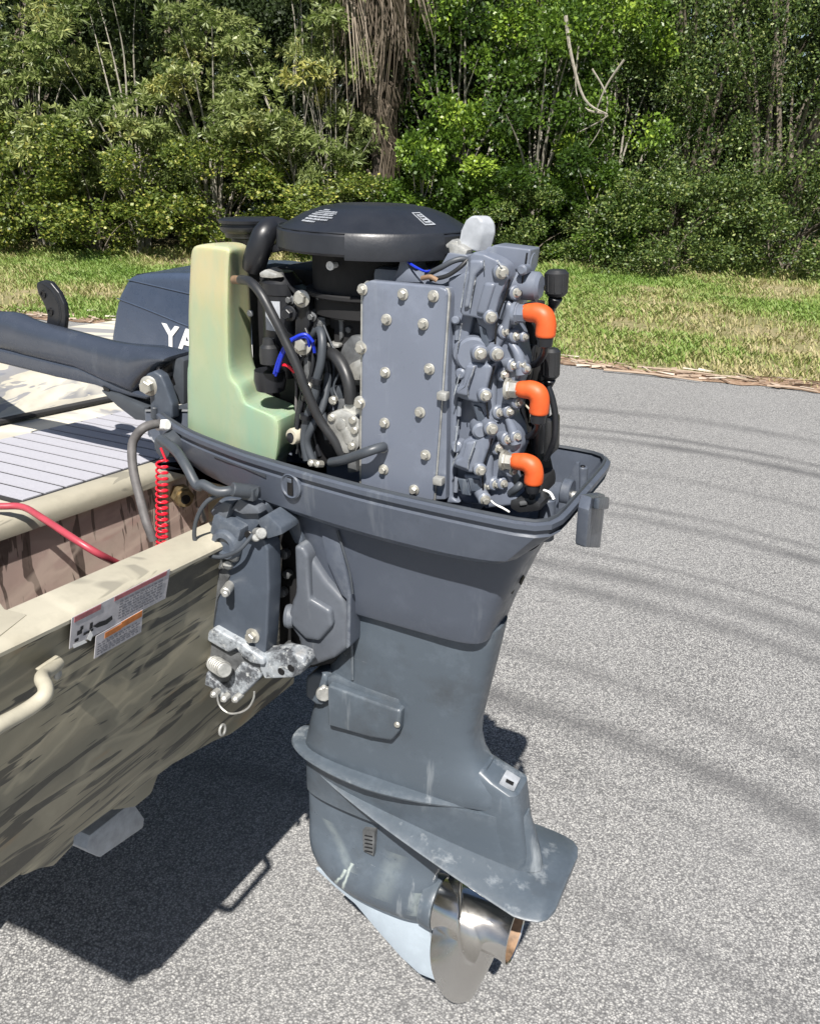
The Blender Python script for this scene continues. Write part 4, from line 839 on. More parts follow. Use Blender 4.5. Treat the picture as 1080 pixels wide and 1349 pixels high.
# lower mount cover
mc = [YY(k6(*p), -.064) for p in [(156, 212), (370, 290), (405, 300), (400, 372), (372, 404), (300, 392), (157, 350)]]
b = MB(); b.prism(mc, (0, .040, 0), .006, 3); lm = part('lower_mount_cover', b, M['leg'], MOT)
b = MB(); mc2 = [YY(k6(*p), -.052) for p in [(150, 188), (175, 180), (398, 262), (412, 300), (404, 375), (372, 398), (370, 300), (156, 215)]]; b.prism(mc2, (0, .03, 0), .005); part('cover_flange', b, M['leg'], lm)
bolt(lm, YY(k6(394, 346), -.064), PORT, 'cap', 'steel', .8)
b = MB(); p_ = YY(k6(112, 225), -.03); b.prism([YY(k6(*q), -.056) for q in [(84, 188), (105, 172), (150, 176), (156, 200), (142, 284), (118, 280), (82, 252)]], (0, .07, 0), .009, 4); part('mount_housing', b, M['leg'], MOT)
b = MB(); p_ = YY(k6(146, 235), -.055); b.cyl(p_ + [0, .0, -.001], p_ + [.004, -.006, -.001], .013); b.cyl(p_ + [0.002, 0, -.016], p_ + [.002, -.004, .014], .004); part('mount_bolt', b, M['alu'], MOT)
# --- propeller (a part with blades as sub-parts)
h0 = Vector((.0745, 0, -.7915)); L_h = .136
b = MB(); b.lathe(h0, AFT, [(0, .044), (.002, .0455), (.05, .0468), (.10, .0465), (.122, .048), (L_h, .0525), (L_h + .001, .051), (.125, .0455), (.05, .042), (.049, .012)], 56)
prop = part('propeller', b, M['prop'], MOT, 40)
b = MB(); b.lathe(h0 + AFT * (L_h - .0005), -AFT, [(0, .0475), (.012, .0448), (.045, .042), (.0455, .0418)], 40, closed=True); part('exhaust_bore', b, M['brown'], prop)
b = MB(); b.lathe(h0 + AFT * .05, AFT, [(0, .018), (.03, .018), (.045, .015), (.05, .012)], 20); part('prop_nut', b, M['brown'], prop)
def blade(th0):
    R0, R1 = .040, .156; nr, ns = 24, 22
    def P(u, v):
        r = R0 + (R1 - R0) * u
        c = .042 + .042 * math.sin(math.pi * min(1, u * .82)); c *= math.sqrt(max(0.0, 1 - (max(0, u - .36) / .64) ** 2.1))
        da = v * c / (r + .004) + .12 * u * u
        return Vector((h0.x + .054 + da * .046 + .018 * u - .004 * v * v, -r * math.cos(th0 + da), h0.z - r * math.sin(th0 + da)))
    b = bmesh.new(); G = [[P(i / nr, -1 + 2 * j / ns) for j in range(ns + 1)] for i in range(nr + 1)]
    th = lambda i, j: .0028 * (1 - (abs(2 * j / ns - 1)) ** 3) * (1 - .75 * i / nr) + .0007
    T, B = [], []
    for i in range(nr + 1):
        ta, tb = [], []
        for j in range(ns + 1):
            g = G[i][j]; du = G[min(i + 1, nr)][j] - G[max(i - 1, 0)][j]; dv = G[i][min(j + 1, ns)] - G[i][max(j - 1, 0)]
            nn = du.cross(dv); nn = nn.normalized() if nn.length > 1e-10 else Vector((1, 0, 0)); k = th(i, j)
            ta.append(b.verts.new(g + nn * k)); tb.append(b.verts.new(g - nn * k))
        T.append(ta); B.append(tb)
    for i in range(nr):
        for j in range(ns):
            b.faces.new((T[i][j], T[i][j + 1], T[i + 1][j + 1], T[i + 1][j])); b.faces.new((B[i][j], B[i + 1][j], B[i + 1][j + 1], B[i][j + 1]))
    for i in range(nr):
        b.faces.new((T[i][0], T[i + 1][0], B[i + 1][0], B[i][0])); b.faces.new((T[i][ns], B[i][ns], B[i + 1][ns], T[i + 1][ns]))
    for j in range(ns): b.faces.new((T[nr][j], B[nr][j], B[nr][j + 1], T[nr][j + 1])); b.faces.new((T[0][j], T[0][j + 1], B[0][j + 1], B[0][j]))
    bmesh.ops.remove_doubles(b, verts=b.verts, dist=1e-5)
    bmesh.ops.recalc_face_normals(b, faces=b.faces); mb = MB(); mb.add(b); return mb
for k in range(3): part('blade', blade(math.radians(69) + k * 2 * math.pi / 3), M['prop'], prop, 60)
# --- clamp bracket, swivel bracket
yb = -.125
cb = [YY(k3(*p), yb) for p in [(395, 375), (440, 345), (500, 378), (515, 420), (520, 600), (510, 800), (497, 935), (380, 885), (268, 800), (272, 640), (300, 480)]]
b = MB(); b.prism(cb, (0, .034, 0), .004, 3); cbp = part('clamp_bracket', b, M['bracket'], MOT)
cp = [YY(k3(*p), yb - .003) for p in [(470, 285), (510, 262), (572, 322), (578, 352), (512, 372), (470, 300)]]
b = MB(); b.prism(cp, (0, .045, 0), .0035); part('bracket_head', b, M['bracket'], cbp)
cpw = [YY(k3(*p), yb - .006) for p in [(205, 560), (235, 520), (262, 540), (262, 800), (235, 990), (205, 1010)]]
b = MB(); b.prism(cpw, (0, .07, 0), .004); part('clamp_face', b, M['galv'], cbp)
cpx = [YY(k3(*p), yb - .004) for p in [(240, 530), (330, 500), (345, 540), (290, 640), (262, 820), (236, 830)]]
b = MB(); b.prism(cpx, (0, .02, 0), .004); part('clamp_web', b, M['darkalu'], cbp)
# bolts on the bracket
b = MB(); p_ = YY(k3(345, 575), yb); b.cyl(p_ + [-.002, .01, 0], p_ + [.008, -.022, -.001], .0075); b.cyl(p_ + [.006, -.012, 0], p_ + [.012, -.028, -.001], .005); part('clamp_bolt', b, M['alu'], cbp)
bolt(cbp, YY(k3(450, 800), yb), PORT, 'hex', 'steel', 1.25)
# chalky lower bracket
lb = [YY(k3(*p), yb - .012) for p in [(238, 790), (275, 768), (330, 800), (395, 835), (440, 868), (495, 905), (497, 935), (440, 925), (395, 895), (375, 860), (340, 880), (245, 825)]]
b = MB(); b.prism(lb, (0, .035, 0), .004, 3); lbp = part('lower_bracket', b, M['zinc'], MOT)
lb = [YY(k3(*p), yb - .001) for p in [(235, 810), (330, 850), (440, 900), (500, 930), (480, 975), (400, 1000), (330, 1030), (250, 1010), (228, 900)]]
b = MB(); b.prism(lb, (0, .018, 0), .003); part('bracket_backing', b, M['darkalu'], lbp)
lb = [YY(k3(*p), yb - .006) for p in [(205, 850), (232, 830), (238, 960), (262, 990), (300, 1020), (330, 1015), (395, 920), (470, 960), (480, 990), (380, 1088), (300, 1080), (262, 1035), (212, 1015)]]
b = MB(); b.prism(lb, (0, .022, 0), .004, 3); part('bracket_plate', b, M['zinc'], lbp)
lb = [YY(k3(*p), yb - .004) for p in [(470, 885), (580, 872), (640, 885), (672, 900), (685, 935), (660, 975), (620, 990), (500, 995), (480, 955)]]
b = MB(); b.prism(lb, (0, .030, 0), .004, 3); wing = part('bracket_ear', b, M['zinc'], lbp)
for q in [(575, 960), (618, 945)]:
    b = MB(); p_ = YY(k3(*q), yb - .0045); b.cyl(p_, p_ + [0, -.0008, 0], .006); part('bolt_hole', b, M['slot'], lbp)
b = MB(); p_ = YY(k3(270, 920), yb); q_ = YY(k3(325, 955), yb - .03); b.cyl(p_, q_, .0115); 
for k in range(6): b.cyl(Vector(tuple(p_)).lerp(Vector(tuple(q_)), .15 + k * .14), Vector(tuple(p_)).lerp(Vector(tuple(q_)), .2 + k * .14), .0128)
part('thrust_bolt', b, M['alu'], lbp)
for q in [(280, 1058), (325, 1078), (375, 1080)]:
    b = MB(); p_ = YY(k3(*q), yb - .014); b.lathe(p_, PORT, [(-.012, .006), (.004, .006), (.008, .003)], 10); part('stud', b, M['alu'], lbp)
b = MB(); b.tube([YY(k3(*p), yb - .02) for p in [(290, 1065), (300, 1110), (340, 1145), (390, 1143), (430, 1120), (452, 1080), (455, 1050)]], .0016, 6); part('wire_loop', b, M['alu'], lbp)
# knurled parts above the clamp
b = MB(); p_ = YY(k3(345, 385), yb)
b.lathe(p_ + [0, .02, 0], PORT, [(0, .024), (.030, .024), (.036, .020), (.037, .013), (.030, .012), (.030, 0)], 28); b.box(p_ + [.0, .02, .02], (.05, .06, .035), .006, Matrix.Rotation(.3, 3, 'Y')); part('clamp_screw', b, M['bracket'], MOT)
for i, (q, r) in enumerate([((275, 480), .012), ((320, 490), .009), ((345, 455), .009)]):
    b = MB(); p_ = YY(k3(*q), yb - .002); b.lathe(p_ + [0, .02, 0], (.4, -1, .2), [(0, r), (.022, r), (.026, r * .7)], 8); part('clamp_nut', b, M['alu'], MOT)
b = MB(); b.prism([YY(k3(*p), yb + .01) for p in [(250, 250), (300, 195), (380, 205), (470, 240), (480, 300), (420, 380), (395, 400), (350, 300), (280, 290)]], (0, .06, 0), .006); part('bracket_cap', b, M['bracket'], MOT)
b = MB(); b.prism([YY(k3(*p), yb) for p in [(380, 200), (395, 195), (470, 235), (480, 260), (400, 262), (350, 240)]], (0, .02, 0), .003)
b.prism([YY(k3(*p), yb - .004) for p in [(318, 205), (352, 215), (330, 285), (270, 275), (262, 245)]], (0, .02, 0), .003); part('cap_lug', b, M['swivel'], MOT)
b = MB(); p_ = YY(k3(465, 352), yb - .006); b.cyl(p_ + [-.008, .012, -.004], p_ + [.012, -.004, .006], .008); b.cyl(p_ + [-.004, .0, -.006], p_ + [.006, -.008, .0], .0055); part('tilt_tube_end', b, M['alu'], MOT)
b = MB(); p_ = YY(k3(433, 352), yb - .006); b.cyl(p_, p_ + [0, -.003, 0], .007); part('tilt_hole', b, M['slot'], MOT)
# swivel bracket: dark recess, curved steering arm, rounded cast body
sw = [YY(k3(*p), -.045) for p in [(480, 180), (640, 200), (740, 290), (850, 420), (880, 620), (875, 850), (800, 930), (660, 960), (560, 880), (560, 600), (575, 420)]]
b = MB(); b.prism(sw, (0, .085, 0), .008); part('swivel_core', b, M['matte'], MOT)
sw = [YY(k3(*p), -.078) for p in [(640, 400), (690, 430), (775, 560), (850, 640), (872, 700), (868, 860), (810, 905), (700, 945), (655, 900), (650, 820), (600, 750), (618, 650), (640, 600)]]
b = MB(); b.prism(sw, (0, .07, 0), .010, 3); sb_ = part('swivel_bracket', b, M['swivel'], MOT, 50)
sw = [YY(k3(*p), -.088) for p in [(630, 400), (668, 408), (692, 450), (700, 640), (790, 690), (800, 760), (740, 828), (680, 822), (622, 760), (598, 720), (625, 650), (638, 600)]]
b = MB(); b.prism(sw, (0, .05, 0), .011, 4); part('swivel_housing', b, M['swivel'], MOT, 50)
b = MB(); b.lathe(YY(k3(622, 715), -.075), (-1, -.35, 0), [(-.004, .017), (.004, .019), (.009, .017), (.011, .010)], 28); part('pivot_cap', b, M['swivel'], MOT)
bolt(sb_, YY(k3(765, 690), -.078), PORT, 'hex', 'steel', .95)
b = MB(); b.prism([YY(k3(*p), -.07) for p in [(520, 190), (570, 200), (620, 240), (655, 290), (668, 370), (668, 410), (630, 395), (600, 330), (560, 290)]], (0, .04, 0), .008); part('steering_arm', b, M['bracket'], MOT, 50)
b = MB(); b.prism([YY(k3(*p), -.080) for p in [(740, 290), (820, 330), (850, 450), (885, 620), (880, 850), (862, 865), (862, 640), (840, 620), (775, 470)]], (0, .05, 0), .008); part('shroud_lip', b, M['cowl'], MOT)
b = MB()
for q, r in [((600, 430), .008), ((612, 520), .007), ((590, 600), .008), ((600, 860), .010), ((620, 840), .008)]:
    p_ = YY(k3(*q), -.05); b.lathe(p_, PORT, [(0, r), (.01, r), (.012, r * .5)], 8)
part('pivot_hardware', b, M['darkalu'], MOT)
# hoses and wires on the bracket
def hose(name, px, r, mat, seg=10, parent=None, label=None):
    b = MB(); b.tube([PL(q[0], (0, q[1], 0), (0, 1, 0)) if len(q) == 2 else q for q in px], r, seg); return part(name, b, M[mat], parent or MOT, 60, label)
hose('control_hose', [(k4(880, 950), -.09), (k4(960, 1010), -.12), (k4(1020, 1100), -.14), (k4(1075, 1200), -.15), (k3(230, 130), -.15), (k3(290, 160), -.15), (k3(350, 158), -.14), (k3(400, 150), -.12)], .0075, 'hose')
b = MB(); a_ = YY(k3(355, 150), -.145); c_ = YY(k3(465, 165), -.115); b.cyl(a_, c_, .010); b.box(YY(k3(440, 165), -.12), (.022, .02, .018), .003); part('hose_plug', b, M['hose'], MOT)
hose('tether_wire', [(k3(340, 165), -.14), (k3(250, 200), -.15), (k3(200, 280), -.155), (k3(190, 370), -.155), (k3(225, 430), -.155), (k3(300, 452), -.155), (k3(380, 425), -.15), (k3(430, 375), -.14), (k3(450, 350), -.135)], .0032, 'hose', 8)
g_c = XX(k4(915, 985), -.40); b = MB(); b.lathe(Vector(tuple(YY(k4(920, 985), -.045))) + Vector((0, .02, 0)), (-.15, -1, 0), [(0, .022), (.006, .022), (.020, .0185), (.030, .0175), (.031, .012)], 30); part('grommet', b, M['hose'], MOT)
hose('pressure_hose', [(k4(905, 870), -.03), (k4(850, 865), -.05), (k4(780, 890), -.07), (k4(728, 960), -.08), (k4(722, 1050), -.09), (k4(735, 1150), -.10), (k4(765, 1270), -.11), (k4(800, 1400), -.13), (k4(840, 1500), -.13)], .0072, 'worn')
b = MB(); p_ = YY(k4(885, 870), -.04); b.cyl(p_ + [-.01, 0, -.002], p_ + [.012, 0, .002], .0085); part('hose_clip', b, M['white'], MOT)
# ================================================================== POWERHEAD
# cylinder block
b = MB(); b.box((.045, .02, .115), (.15, .17, .31), .008); b.box((-.06, .03, .06), (.12, .14, .2), .01); blk = part('cylinder_block', b, M['block'], MOT)
b = MB(); b.prism([YY(k2(*p), -.094) for p in [(395, 365), (430, 368), (436, 400), (425, 700), (418, 1160), (365, 1160), (380, 500)]], (0, .03, 0), .003)
part('cover_gasket_flange', b, M['block'], MOT)
# exhaust cover plate
b = MB(); b.prism([YY(k2(*p), -.100) for p in [(104, 372), (112, 350), (135, 338), (395, 362), (420, 372), (424, 392), (398, 800), (370, 1165), (98, 1140)]], (0, .014, 0), .0045, 3)
exc = part('exhaust_cover', b, M['block'], MOT)
b = MB(); b.prism([YY(k2(*p), -.097) for p in [(100, 360), (120, 340), (428, 368), (434, 392), (405, 800), (378, 1165), (94, 1140)]], (0, .004, 0), .0006)
part('gasket_edge', b, M['alu'], exc)
nb_ = Vector((-.12, -1, -.12)); nb_ = PORT
for q in [(107, 372), (258, 390), (372, 397), (197, 485), (334, 502), (357, 670), (192, 683), (322, 832), (190, 872), (343, 992), (186, 1046), (300, 1122)]:
    bolt(exc, YY(k2(*q), -.1005), nb_, 'hex', 'steel', .74)
for q in [(105, 590), (100, 796)]: bolt(exc, YY(k2(*q), -.098), nb_, 'hex', 'steel', .95)
for q in [(408, 770), (392, 1088)]:
    b = MB(); p_ = YY(k2(*q), -.103); b.box(p_, (.013, .012, .010), .002); part('cover_clip', b, M['alu'], exc)
hose('water_hose', [(k2(-10, 1020), -.095), (k2(40, 1010), -.112), (k2(110, 985), -.125), (k2(160, 968), -.118), (k2(185, 962), -.104)], .0066, 'hose', 12)
b = MB(); p_ = YY(k2(186, 962), -.101); b.cyl(p_, p_ + [0, -.006, 0], .0072); part('hose_nipple', b, M['alu'], exc)
# bracket peg over the cover
b = MB(); b.prism([YY(k2(*p), -.07) for p in [(210, 345), (235, 300), (245, 255), (270, 258), (285, 300), (335, 350)]], (0, .05, 0), .006); part('mount_post', b, M['block'], MOT, 50)
# --- water jackets: three stepped castings (thermostat side) and scalloped head
jd = [0, 0, 0]
def jpoly(pts, y, d, bev, parent=MOT, name='water_jacket', mat='block', off=(0, 0), ang=40):
    b = MB(); b.prism([YY(k2(p[0] + off[0], p[1] + off[1]), y) for p in pts], (0, d, 0), bev, 3); return part(name, b, M[mat], parent, ang)
hd = jpoly([(655, 330), (730, 325), (722, 380), (700, 400), (672, 430), (668, 480), (690, 540), (700, 600), (712, 660), (690, 720), (664, 790), (660, 850), (688, 905), (700, 960), (680, 1010), (655, 1040), (668, 1100), (690, 1180), (560, 1195), (545, 1060), (600, 920), (575, 860), (590, 770), (565, 700), (610, 600), (600, 480), (640, 390)], -.072, .035, .006, name='cylinder_head')
jpoly([(425, 330), (510, 300), (520, 480), (470, 660), (455, 900), (440, 1150), (470, 1175), (415, 1175), (430, 600)], -.082, .06, .004, name='block_flange')
jpoly([(470, 480), (590, 480), (600, 640), (570, 900), (560, 1180), (450, 1175), (455, 900)], -.068, .10, .005, name='jacket_body')
j1 = jpoly([(505, 250), (520, 232), (560, 240), (610, 262), (640, 285), (650, 330), (618, 400), (598, 478), (575, 492), (530, 480), (480, 472), (468, 455), (482, 400), (500, 330)], -.098, .08, .0075, name='water_jacket')
jpoly([(520, 245), (545, 235), (600, 205), (735, 222), (725, 300), (650, 300), (600, 262)], -.070, .035, .008, j1, 'jacket_top')
jpoly([(505, 262), (555, 262), (560, 290), (528, 320), (505, 440), (482, 445), (500, 330)], -.103, .02, .0045, j1, 'jacket_rib')
jpoly([(560, 345), (602, 350), (565, 470), (528, 462)], -.102, .02, .004, j1, 'jacket_rib')
jpoly([(525, 470), (592, 480), (602, 520), (590, 565), (560, 588)], -.088, .05, .005, j1, 'jacket_foot')
j2 = jpoly([(475, 650), (500, 640), (545, 650), (592, 655), (575, 720), (560, 785), (535, 800), (480, 785), (442, 768), (446, 735), (470, 725)], -.096, .08, .007, name='water_jacket')
jpoly([(490, 655), (530, 658), (500, 740), (500, 775), (452, 765), (452, 742), (480, 730)], -.101, .02, .004, j2, 'jacket_rib')
jpoly([(505, 790), (560, 792), (572, 830), (560, 868), (538, 880)], -.086, .05, .005, j2, 'jacket_foot')
j3 = jpoly([(478, 940), (510, 925), (560, 925), (590, 905), (575, 970), (550, 1040), (540, 1062), (500, 1060), (440, 1035), (438, 1008), (465, 990)], -.096, .08, .007, name='water_jacket')
jpoly([(490, 945), (530, 940), (505, 1010), (500, 1050), (450, 1032), (450, 1012), (478, 1000)], -.101, .02, .004, j3, 'jacket_rib')
jpoly([(480, 1065), (545, 1068), (552, 1110), (540, 1140), (500, 1138)], -.086, .05, .005, j3, 'jacket_foot')
# recessed dark windows between jackets
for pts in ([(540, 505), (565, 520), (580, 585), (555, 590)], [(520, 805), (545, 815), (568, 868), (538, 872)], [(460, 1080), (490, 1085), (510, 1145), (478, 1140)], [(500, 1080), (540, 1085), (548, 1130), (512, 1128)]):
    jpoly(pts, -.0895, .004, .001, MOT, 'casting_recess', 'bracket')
# round bosses
def boss(px, y, r, L, axis=PORT, mat='block', name='casting_boss', parent=MOT, bev=.003):
    b = MB(); p_ = Vector(tuple(YY(k2(*px), y))); a_ = Vector(tuple(axis)).normalized(); b.cyl(p_ - a_ * L, p_ + a_ * .0, r, seg=28, bev=bev); return part(name, b, M[mat], parent, 40)
boss((520, 620), -.094, .0215, .03, (.35, -1, 0)); boss((490, 615), -.088, .018, .03)
boss((548, 905), -.098, .010, .03, (.6, -1, 0)); boss((455, 965), -.092, .008, .02); boss((470, 690), -.098, .007, .02)
boss((452, 488), -.094, .005, .02, (.2, -1, .1)); boss((700, 300), -.085, .006, .02)
# two round water outlets pointing aft
def aftcyl(px, y, r, L, name='outlet_boss', mat='block', bev=.004):
    b = MB(); p_ = Vector(tuple(YY(k2(*px), y))); b.cyl(p_ - AFT * L, p_, r, seg=32, bev=bev); return part(name, b, M[mat], MOT, 40)
aftcyl((748, 272), -.055, .0145, .06); oc = aftcyl((775, 362), -.060, .0165, .07)
b = MB(); p_ = YY(k2(786, 364), -.060); b.cyl(p_, p_ + [.0012, 0, 0], .003); part('outlet_hole', b, M['slot'], oc)
jpoly([(640, 290), (735, 318), (720, 395), (700, 405), (640, 360)], -.068, .02, .006, name='outlet_body')
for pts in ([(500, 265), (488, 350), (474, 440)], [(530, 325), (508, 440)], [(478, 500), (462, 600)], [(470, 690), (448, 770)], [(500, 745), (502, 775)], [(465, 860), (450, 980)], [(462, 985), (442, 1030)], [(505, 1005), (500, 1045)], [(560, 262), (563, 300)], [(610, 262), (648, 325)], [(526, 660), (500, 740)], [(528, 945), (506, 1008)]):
    b = MB(); b.tube([YY(k2(*p), -.1035) for p in pts], .0007, 5, False); part('edge_highlight', b, M['zinc'], MOT)  # thin pale tubes put bright edge highlights onto the jackets
for i in range(7):
    b = MB(); b.tube([YY(k2(462 - i * .6 + (i % 2) * 10, 505 + i * 95), -.0835), YY(k2(458 - i * .6 + (i % 2) * 10, 560 + i * 95), -.0835)], .003, 8, False); part('casting_rib', b, M['block'], MOT)
# gasket lines
for pts in ([(658, 335), (640, 400), (612, 478), (603, 560), (606, 620)], [(600, 660), (580, 740), (572, 800), (578, 860), (590, 890)], [(592, 930), (570, 1000), (556, 1060), (560, 1150)], [(722, 235), (712, 300), (706, 330), (700, 395)]):
    b = MB(); b.tube([YY(k2(*p), -.0905 if pts[0][0] < 700 else -.075) for p in pts], .0012, 6); part('gasket_seam', b, M['slot'], MOT)
# ridge tubes on the jacket
hdax = Vector((.75, -1, -.05)).normalized()
for q, s_ in [((628, 308), 1.15), ((587, 477), 1.05), ((611, 615), 1.1), ((567, 770), 1.05), ((590, 895), 1.1), ((548, 1050), 1.0), ((565, 1160), 1.0), ((547, 613), 1.15)]: bolt(hd, YY(k2(*q), -.099), hdax, 'hex', 'steel', s_ * .68); b = MB(); p_ = Vector(tuple(YY(k2(*q), -.099))); b.cyl(p_ - hdax * .025, p_ + hdax * .0004, .0084 * s_); part('bolt_boss', b, M['block'], hd)
for q, s_ in [((683, 385), 1.0), ((642, 530), 1), ((682, 547), .95), ((672, 657), .95), ((705, 655), .85), ((637, 692), 1), ((620, 833), 1), ((657, 830), .95), ((690, 795), .95), ((650, 933), 1), ((684, 925), .95), ((615, 968), 1), ((575, 1108), 1), ((605, 1102), 1), ((635, 1100), .95), ((668, 1053), .95), ((715, 550), .7), ((722, 670), .7)]:
    bolt(hd, YY(k2(*q), -.077), (.95, -.8, .1), 'hex', 'steel', s_ * .58); b = MB(); p_ = Vector(tuple(YY(k2(*q), -.077))); a_ = Vector((.95, -.8, .1)).normalized(); b.cyl(p_ - a_ * .02, p_ + a_ * .0004, .0088 * s_); part('bolt_boss', b, M['block'], hd)
# smooth half-round pockets on the head
for pts in ([(622, 480), (648, 430), (660, 460), (640, 520), (600, 600)], [(600, 690), (590, 760), (588, 830), (600, 870)], [(592, 960), (578, 1020), (575, 1080), (590, 1110)], [(660, 570), (690, 620), (700, 690)], [(648, 850), (668, 900), (680, 950)]):
    b = MB(); b.tube([YY(k2(*p), -.074) for p in pts], [.004, .0065, .007, .0065, .004][:len(pts)], 12); part('head_rib', b, M['block'], hd, 60)
# spark plugs and orange caps
for i, (pl_, e1, e2, col_) in enumerate([((690, 462), (712, 458), (795, 462), (790, 550)), ((662, 745), (690, 745), (772, 752), (765, 838)), ((645, 1013), (668, 1013), (750, 1025), (745, 1100))]):
    yy = -.082
    P1 = Vector(tuple(YY(k2(*pl_), yy))); P2 = Vector(tuple(YY(k2(*e1), yy))); P3 = Vector(tuple(YY(k2(*e2), yy))); P4 = Vector(tuple(YY(k2(*col_), yy)))
    ax = (P3 - P2).normalized(); b = MB(); b.lathe(P1 - ax * .004, ax, [(0, .0115), (.004, .0115), (.0045, .0105), (.012, .0105), (.0125, .009), (.016, .0085), (.020, .007), (.032, .006)], 6 if i else 8)
    b.lathe(P1 - ax * .006, ax, [(0, .013), (.004, .013)], 24); part('spark_plug', b, M['steel'] if i else M['block'], MOT, 30)
    dn = (P4 - P3).normalized(); cap_ = MB(); rr = .0105
    cap_.tube([P2 - ax * .002, P2 + ax * .001, P2 + ax * .004, P3 - ax * .018, P3 - ax * .011 , P3 - ax * .0035 + dn * .0035, P3 + dn * .012, P4 - dn * .003, P4], [rr * .74, rr * .9, rr * .96, rr * 1.02, rr * 1.08, rr * 1.16, rr * 1.12, rr * 1.12, rr * 1.0], 20)
    cp_ = part('spark_plug_cap', cap_, M['orange'], MOT, 60)
    b = MB(); b.cyl(P4 - dn * .004, P4 + dn * .012, .0098, .0085); part('cap_collar', b, M['black'], cp_)
    b = MB(); b.tube([P4 + dn * .008, P4 + dn * .022 + Vector((-.004, .01, 0)), P4 + dn * .040 + Vector((-.02, .03, 0)), P4 + dn * .05 + Vector((-.05, .06, 0))], .0042, 10); part('plug_lead', b, M['black'], MOT, 60)
# ignition coils and connectors behind the plugs
def dark(pts, y, d, bev, mat='matte', name='ignition_coil', f=k2):
    b = MB(); b.prism([YY(f(*p), y) for p in pts], (0, d, 0), bev); return part(name, b, M[mat], MOT, 40)
dark([(690, 430), (745, 430), (745, 590), (735, 730), (700, 730), (700, 560)], .0, .05, .004)
dark([(690, 730), (770, 725), (760, 1000), (790, 1130), (700, 1160), (668, 1100), (690, 960)], .0, .05, .004)
dark([(742, 560), (780, 560), (775, 720), (745, 722)], .01, .04, .004)
dark([(780, 860), (815, 862), (812, 1000), (775, 1000)], -.02, .04, .006, 'rubber', 'coil_boot')
for (x0, y0, x1, y1, bx, by) in [(792, 298, 876, 398, 815, 440), (778, 592, 846, 706, 798, 745)]:
    b = MB(); m_ = YY(k2((x0 + x1) / 2, y0), -.015); n_ = YY(k2((x0 + x1) / 2 - 4, y1), -.015); w = abs(YY(k2(x1, y0), -.015)[0] - YY(k2(x0, y0), -.015)[0]) / 2 / .96
    b.cyl(n_, m_, w * .93, w, seg=28, bev=.004); cn = part('coil_cap', b, M['rubber'], MOT, 40)
    b = MB(); b.cyl(n_, YY(k2(bx, by), -.012), w * .62, w * .4, seg=16); part('cap_neck', b, M['black'], cn)
    b = MB(); d_ = Vector(tuple(m_ - n_)).normalized()
    for k in range(9):
        an_ = k / 9 * 6.283; o_ = Vector((math.cos(an_) * w * .96, math.sin(an_) * w * .96, 0)); b.tube([Vector(tuple(n_)) + o_ * .97 + d_ * .006, Vector(tuple(m_)) + o_ - d_ * .006], .0011, 5, False)
    part('cap_rib', b, M['rubber'], cn)
hose('coil_lead', [(k2(800, 735), -.02), (k2(818, 790), -.02), (k2(828, 860), -.02), (k2(822, 940), -.02), (k2(790, 1010), -.015)], .0042, 'black', 10)
hose('coil_lead', [(k2(820, 430), -.01), (k2(806, 470), 0), (k2(800, 520), .01), (k2(790, 590), .01)], .0045, 'black', 10)
hose('harness', [(k2(745, 580), -.01), (k2(738, 640), -.01), (k2(720, 720), -.01), (k2(700, 820), -.01), (k2(715, 920), -.01), (k2(700, 1000), -.01)], .0045, 'black', 8)
hose('harness', [(k2(770, 840), -.03), (k2(765, 900), -.03), (k2(760, 980), -.03)], .009, 'black', 14)
hose('green_wire', [(k2(690, 770), -.03), (k2(712, 800), -.035), (k2(735, 830), -.035), (k2(730, 870), -.03)], .0012, 'tan', 6)
hose('green_wire', [(k2(705, 640), -.03), (k2(728, 690), -.035), (k2(742, 650), -.035)], .0011, 'tan', 6)
hose('tan_wire', [(k2(725, 410), -.04), (k2(745, 400), -.045), (k2(760, 430), -.04)], .0012, 'tan', 6)
hose('grey_lead', [(k2(660, 1135), -.07), (k2(690, 1110), -.075), (k2(712, 1080), -.06)], .005, 'hose', 10)
hose('white_wire', [(k2(575, 1150), -.09), (k2(600, 1175), -.095), (k2(630, 1190), -.095), (k2(655, 1205), -.09)], .0013, 'white', 6)
hose('white_wire', [(k2(785, 1125), -.04), (k2(808, 1135), -.045), (k2(822, 1160), -.05)], .0022, 'white', 6)
dark([(655, 1160), (740, 1150), (775, 1175), (770, 1205), (690, 1212), (655, 1195)], -.075, .04, .006, 'rubber', 'wire_connector')
dark([(690, 1168), (720, 1165), (722, 1180), (694, 1184)], -.078, .01, .002, 'darkalu', 'connector_clip')
dark([(672, 1075), (780, 1090), (785, 1150), (700, 1160)], -.03, .06, .008, 'matte', 'wire_boot')
# --- lifting eye
le = [(465, 190), (472, 150), (490, 112), (512, 95), (535, 97), (552, 120), (555, 160), (535, 235), (500, 222), (470, 214)]
b = MB(); pts = [YY(k2(*p), -.03) for p in le]; b.prism(pts, (.012, .014, 0), .005, 3); le_ = part('lifting_eye', b, M['galv'], MOT, 50)
b = MB(); b.prism([YY(k2(*p), -.026) for p in [(505, 150), (517, 122), (530, 118), (541, 132), (541, 165), (530, 205), (512, 200)]], (.016, .016, 0), .002); part('eye_recess', b, M['darkalu'], le_)
b = MB(); b.prism([YY(k2(*p), -.045) for p in [(425, 200), (470, 205), (500, 225), (490, 250), (455, 262), (430, 240)]], (0, .02, 0), .003); b.prism([YY(k2(*p), -.04) for p in [(415, 205), (440, 185), (462, 190), (465, 215), (420, 218)]], (0, .02, 0), .003); part('eye_foot', b, M['alu'], le_)
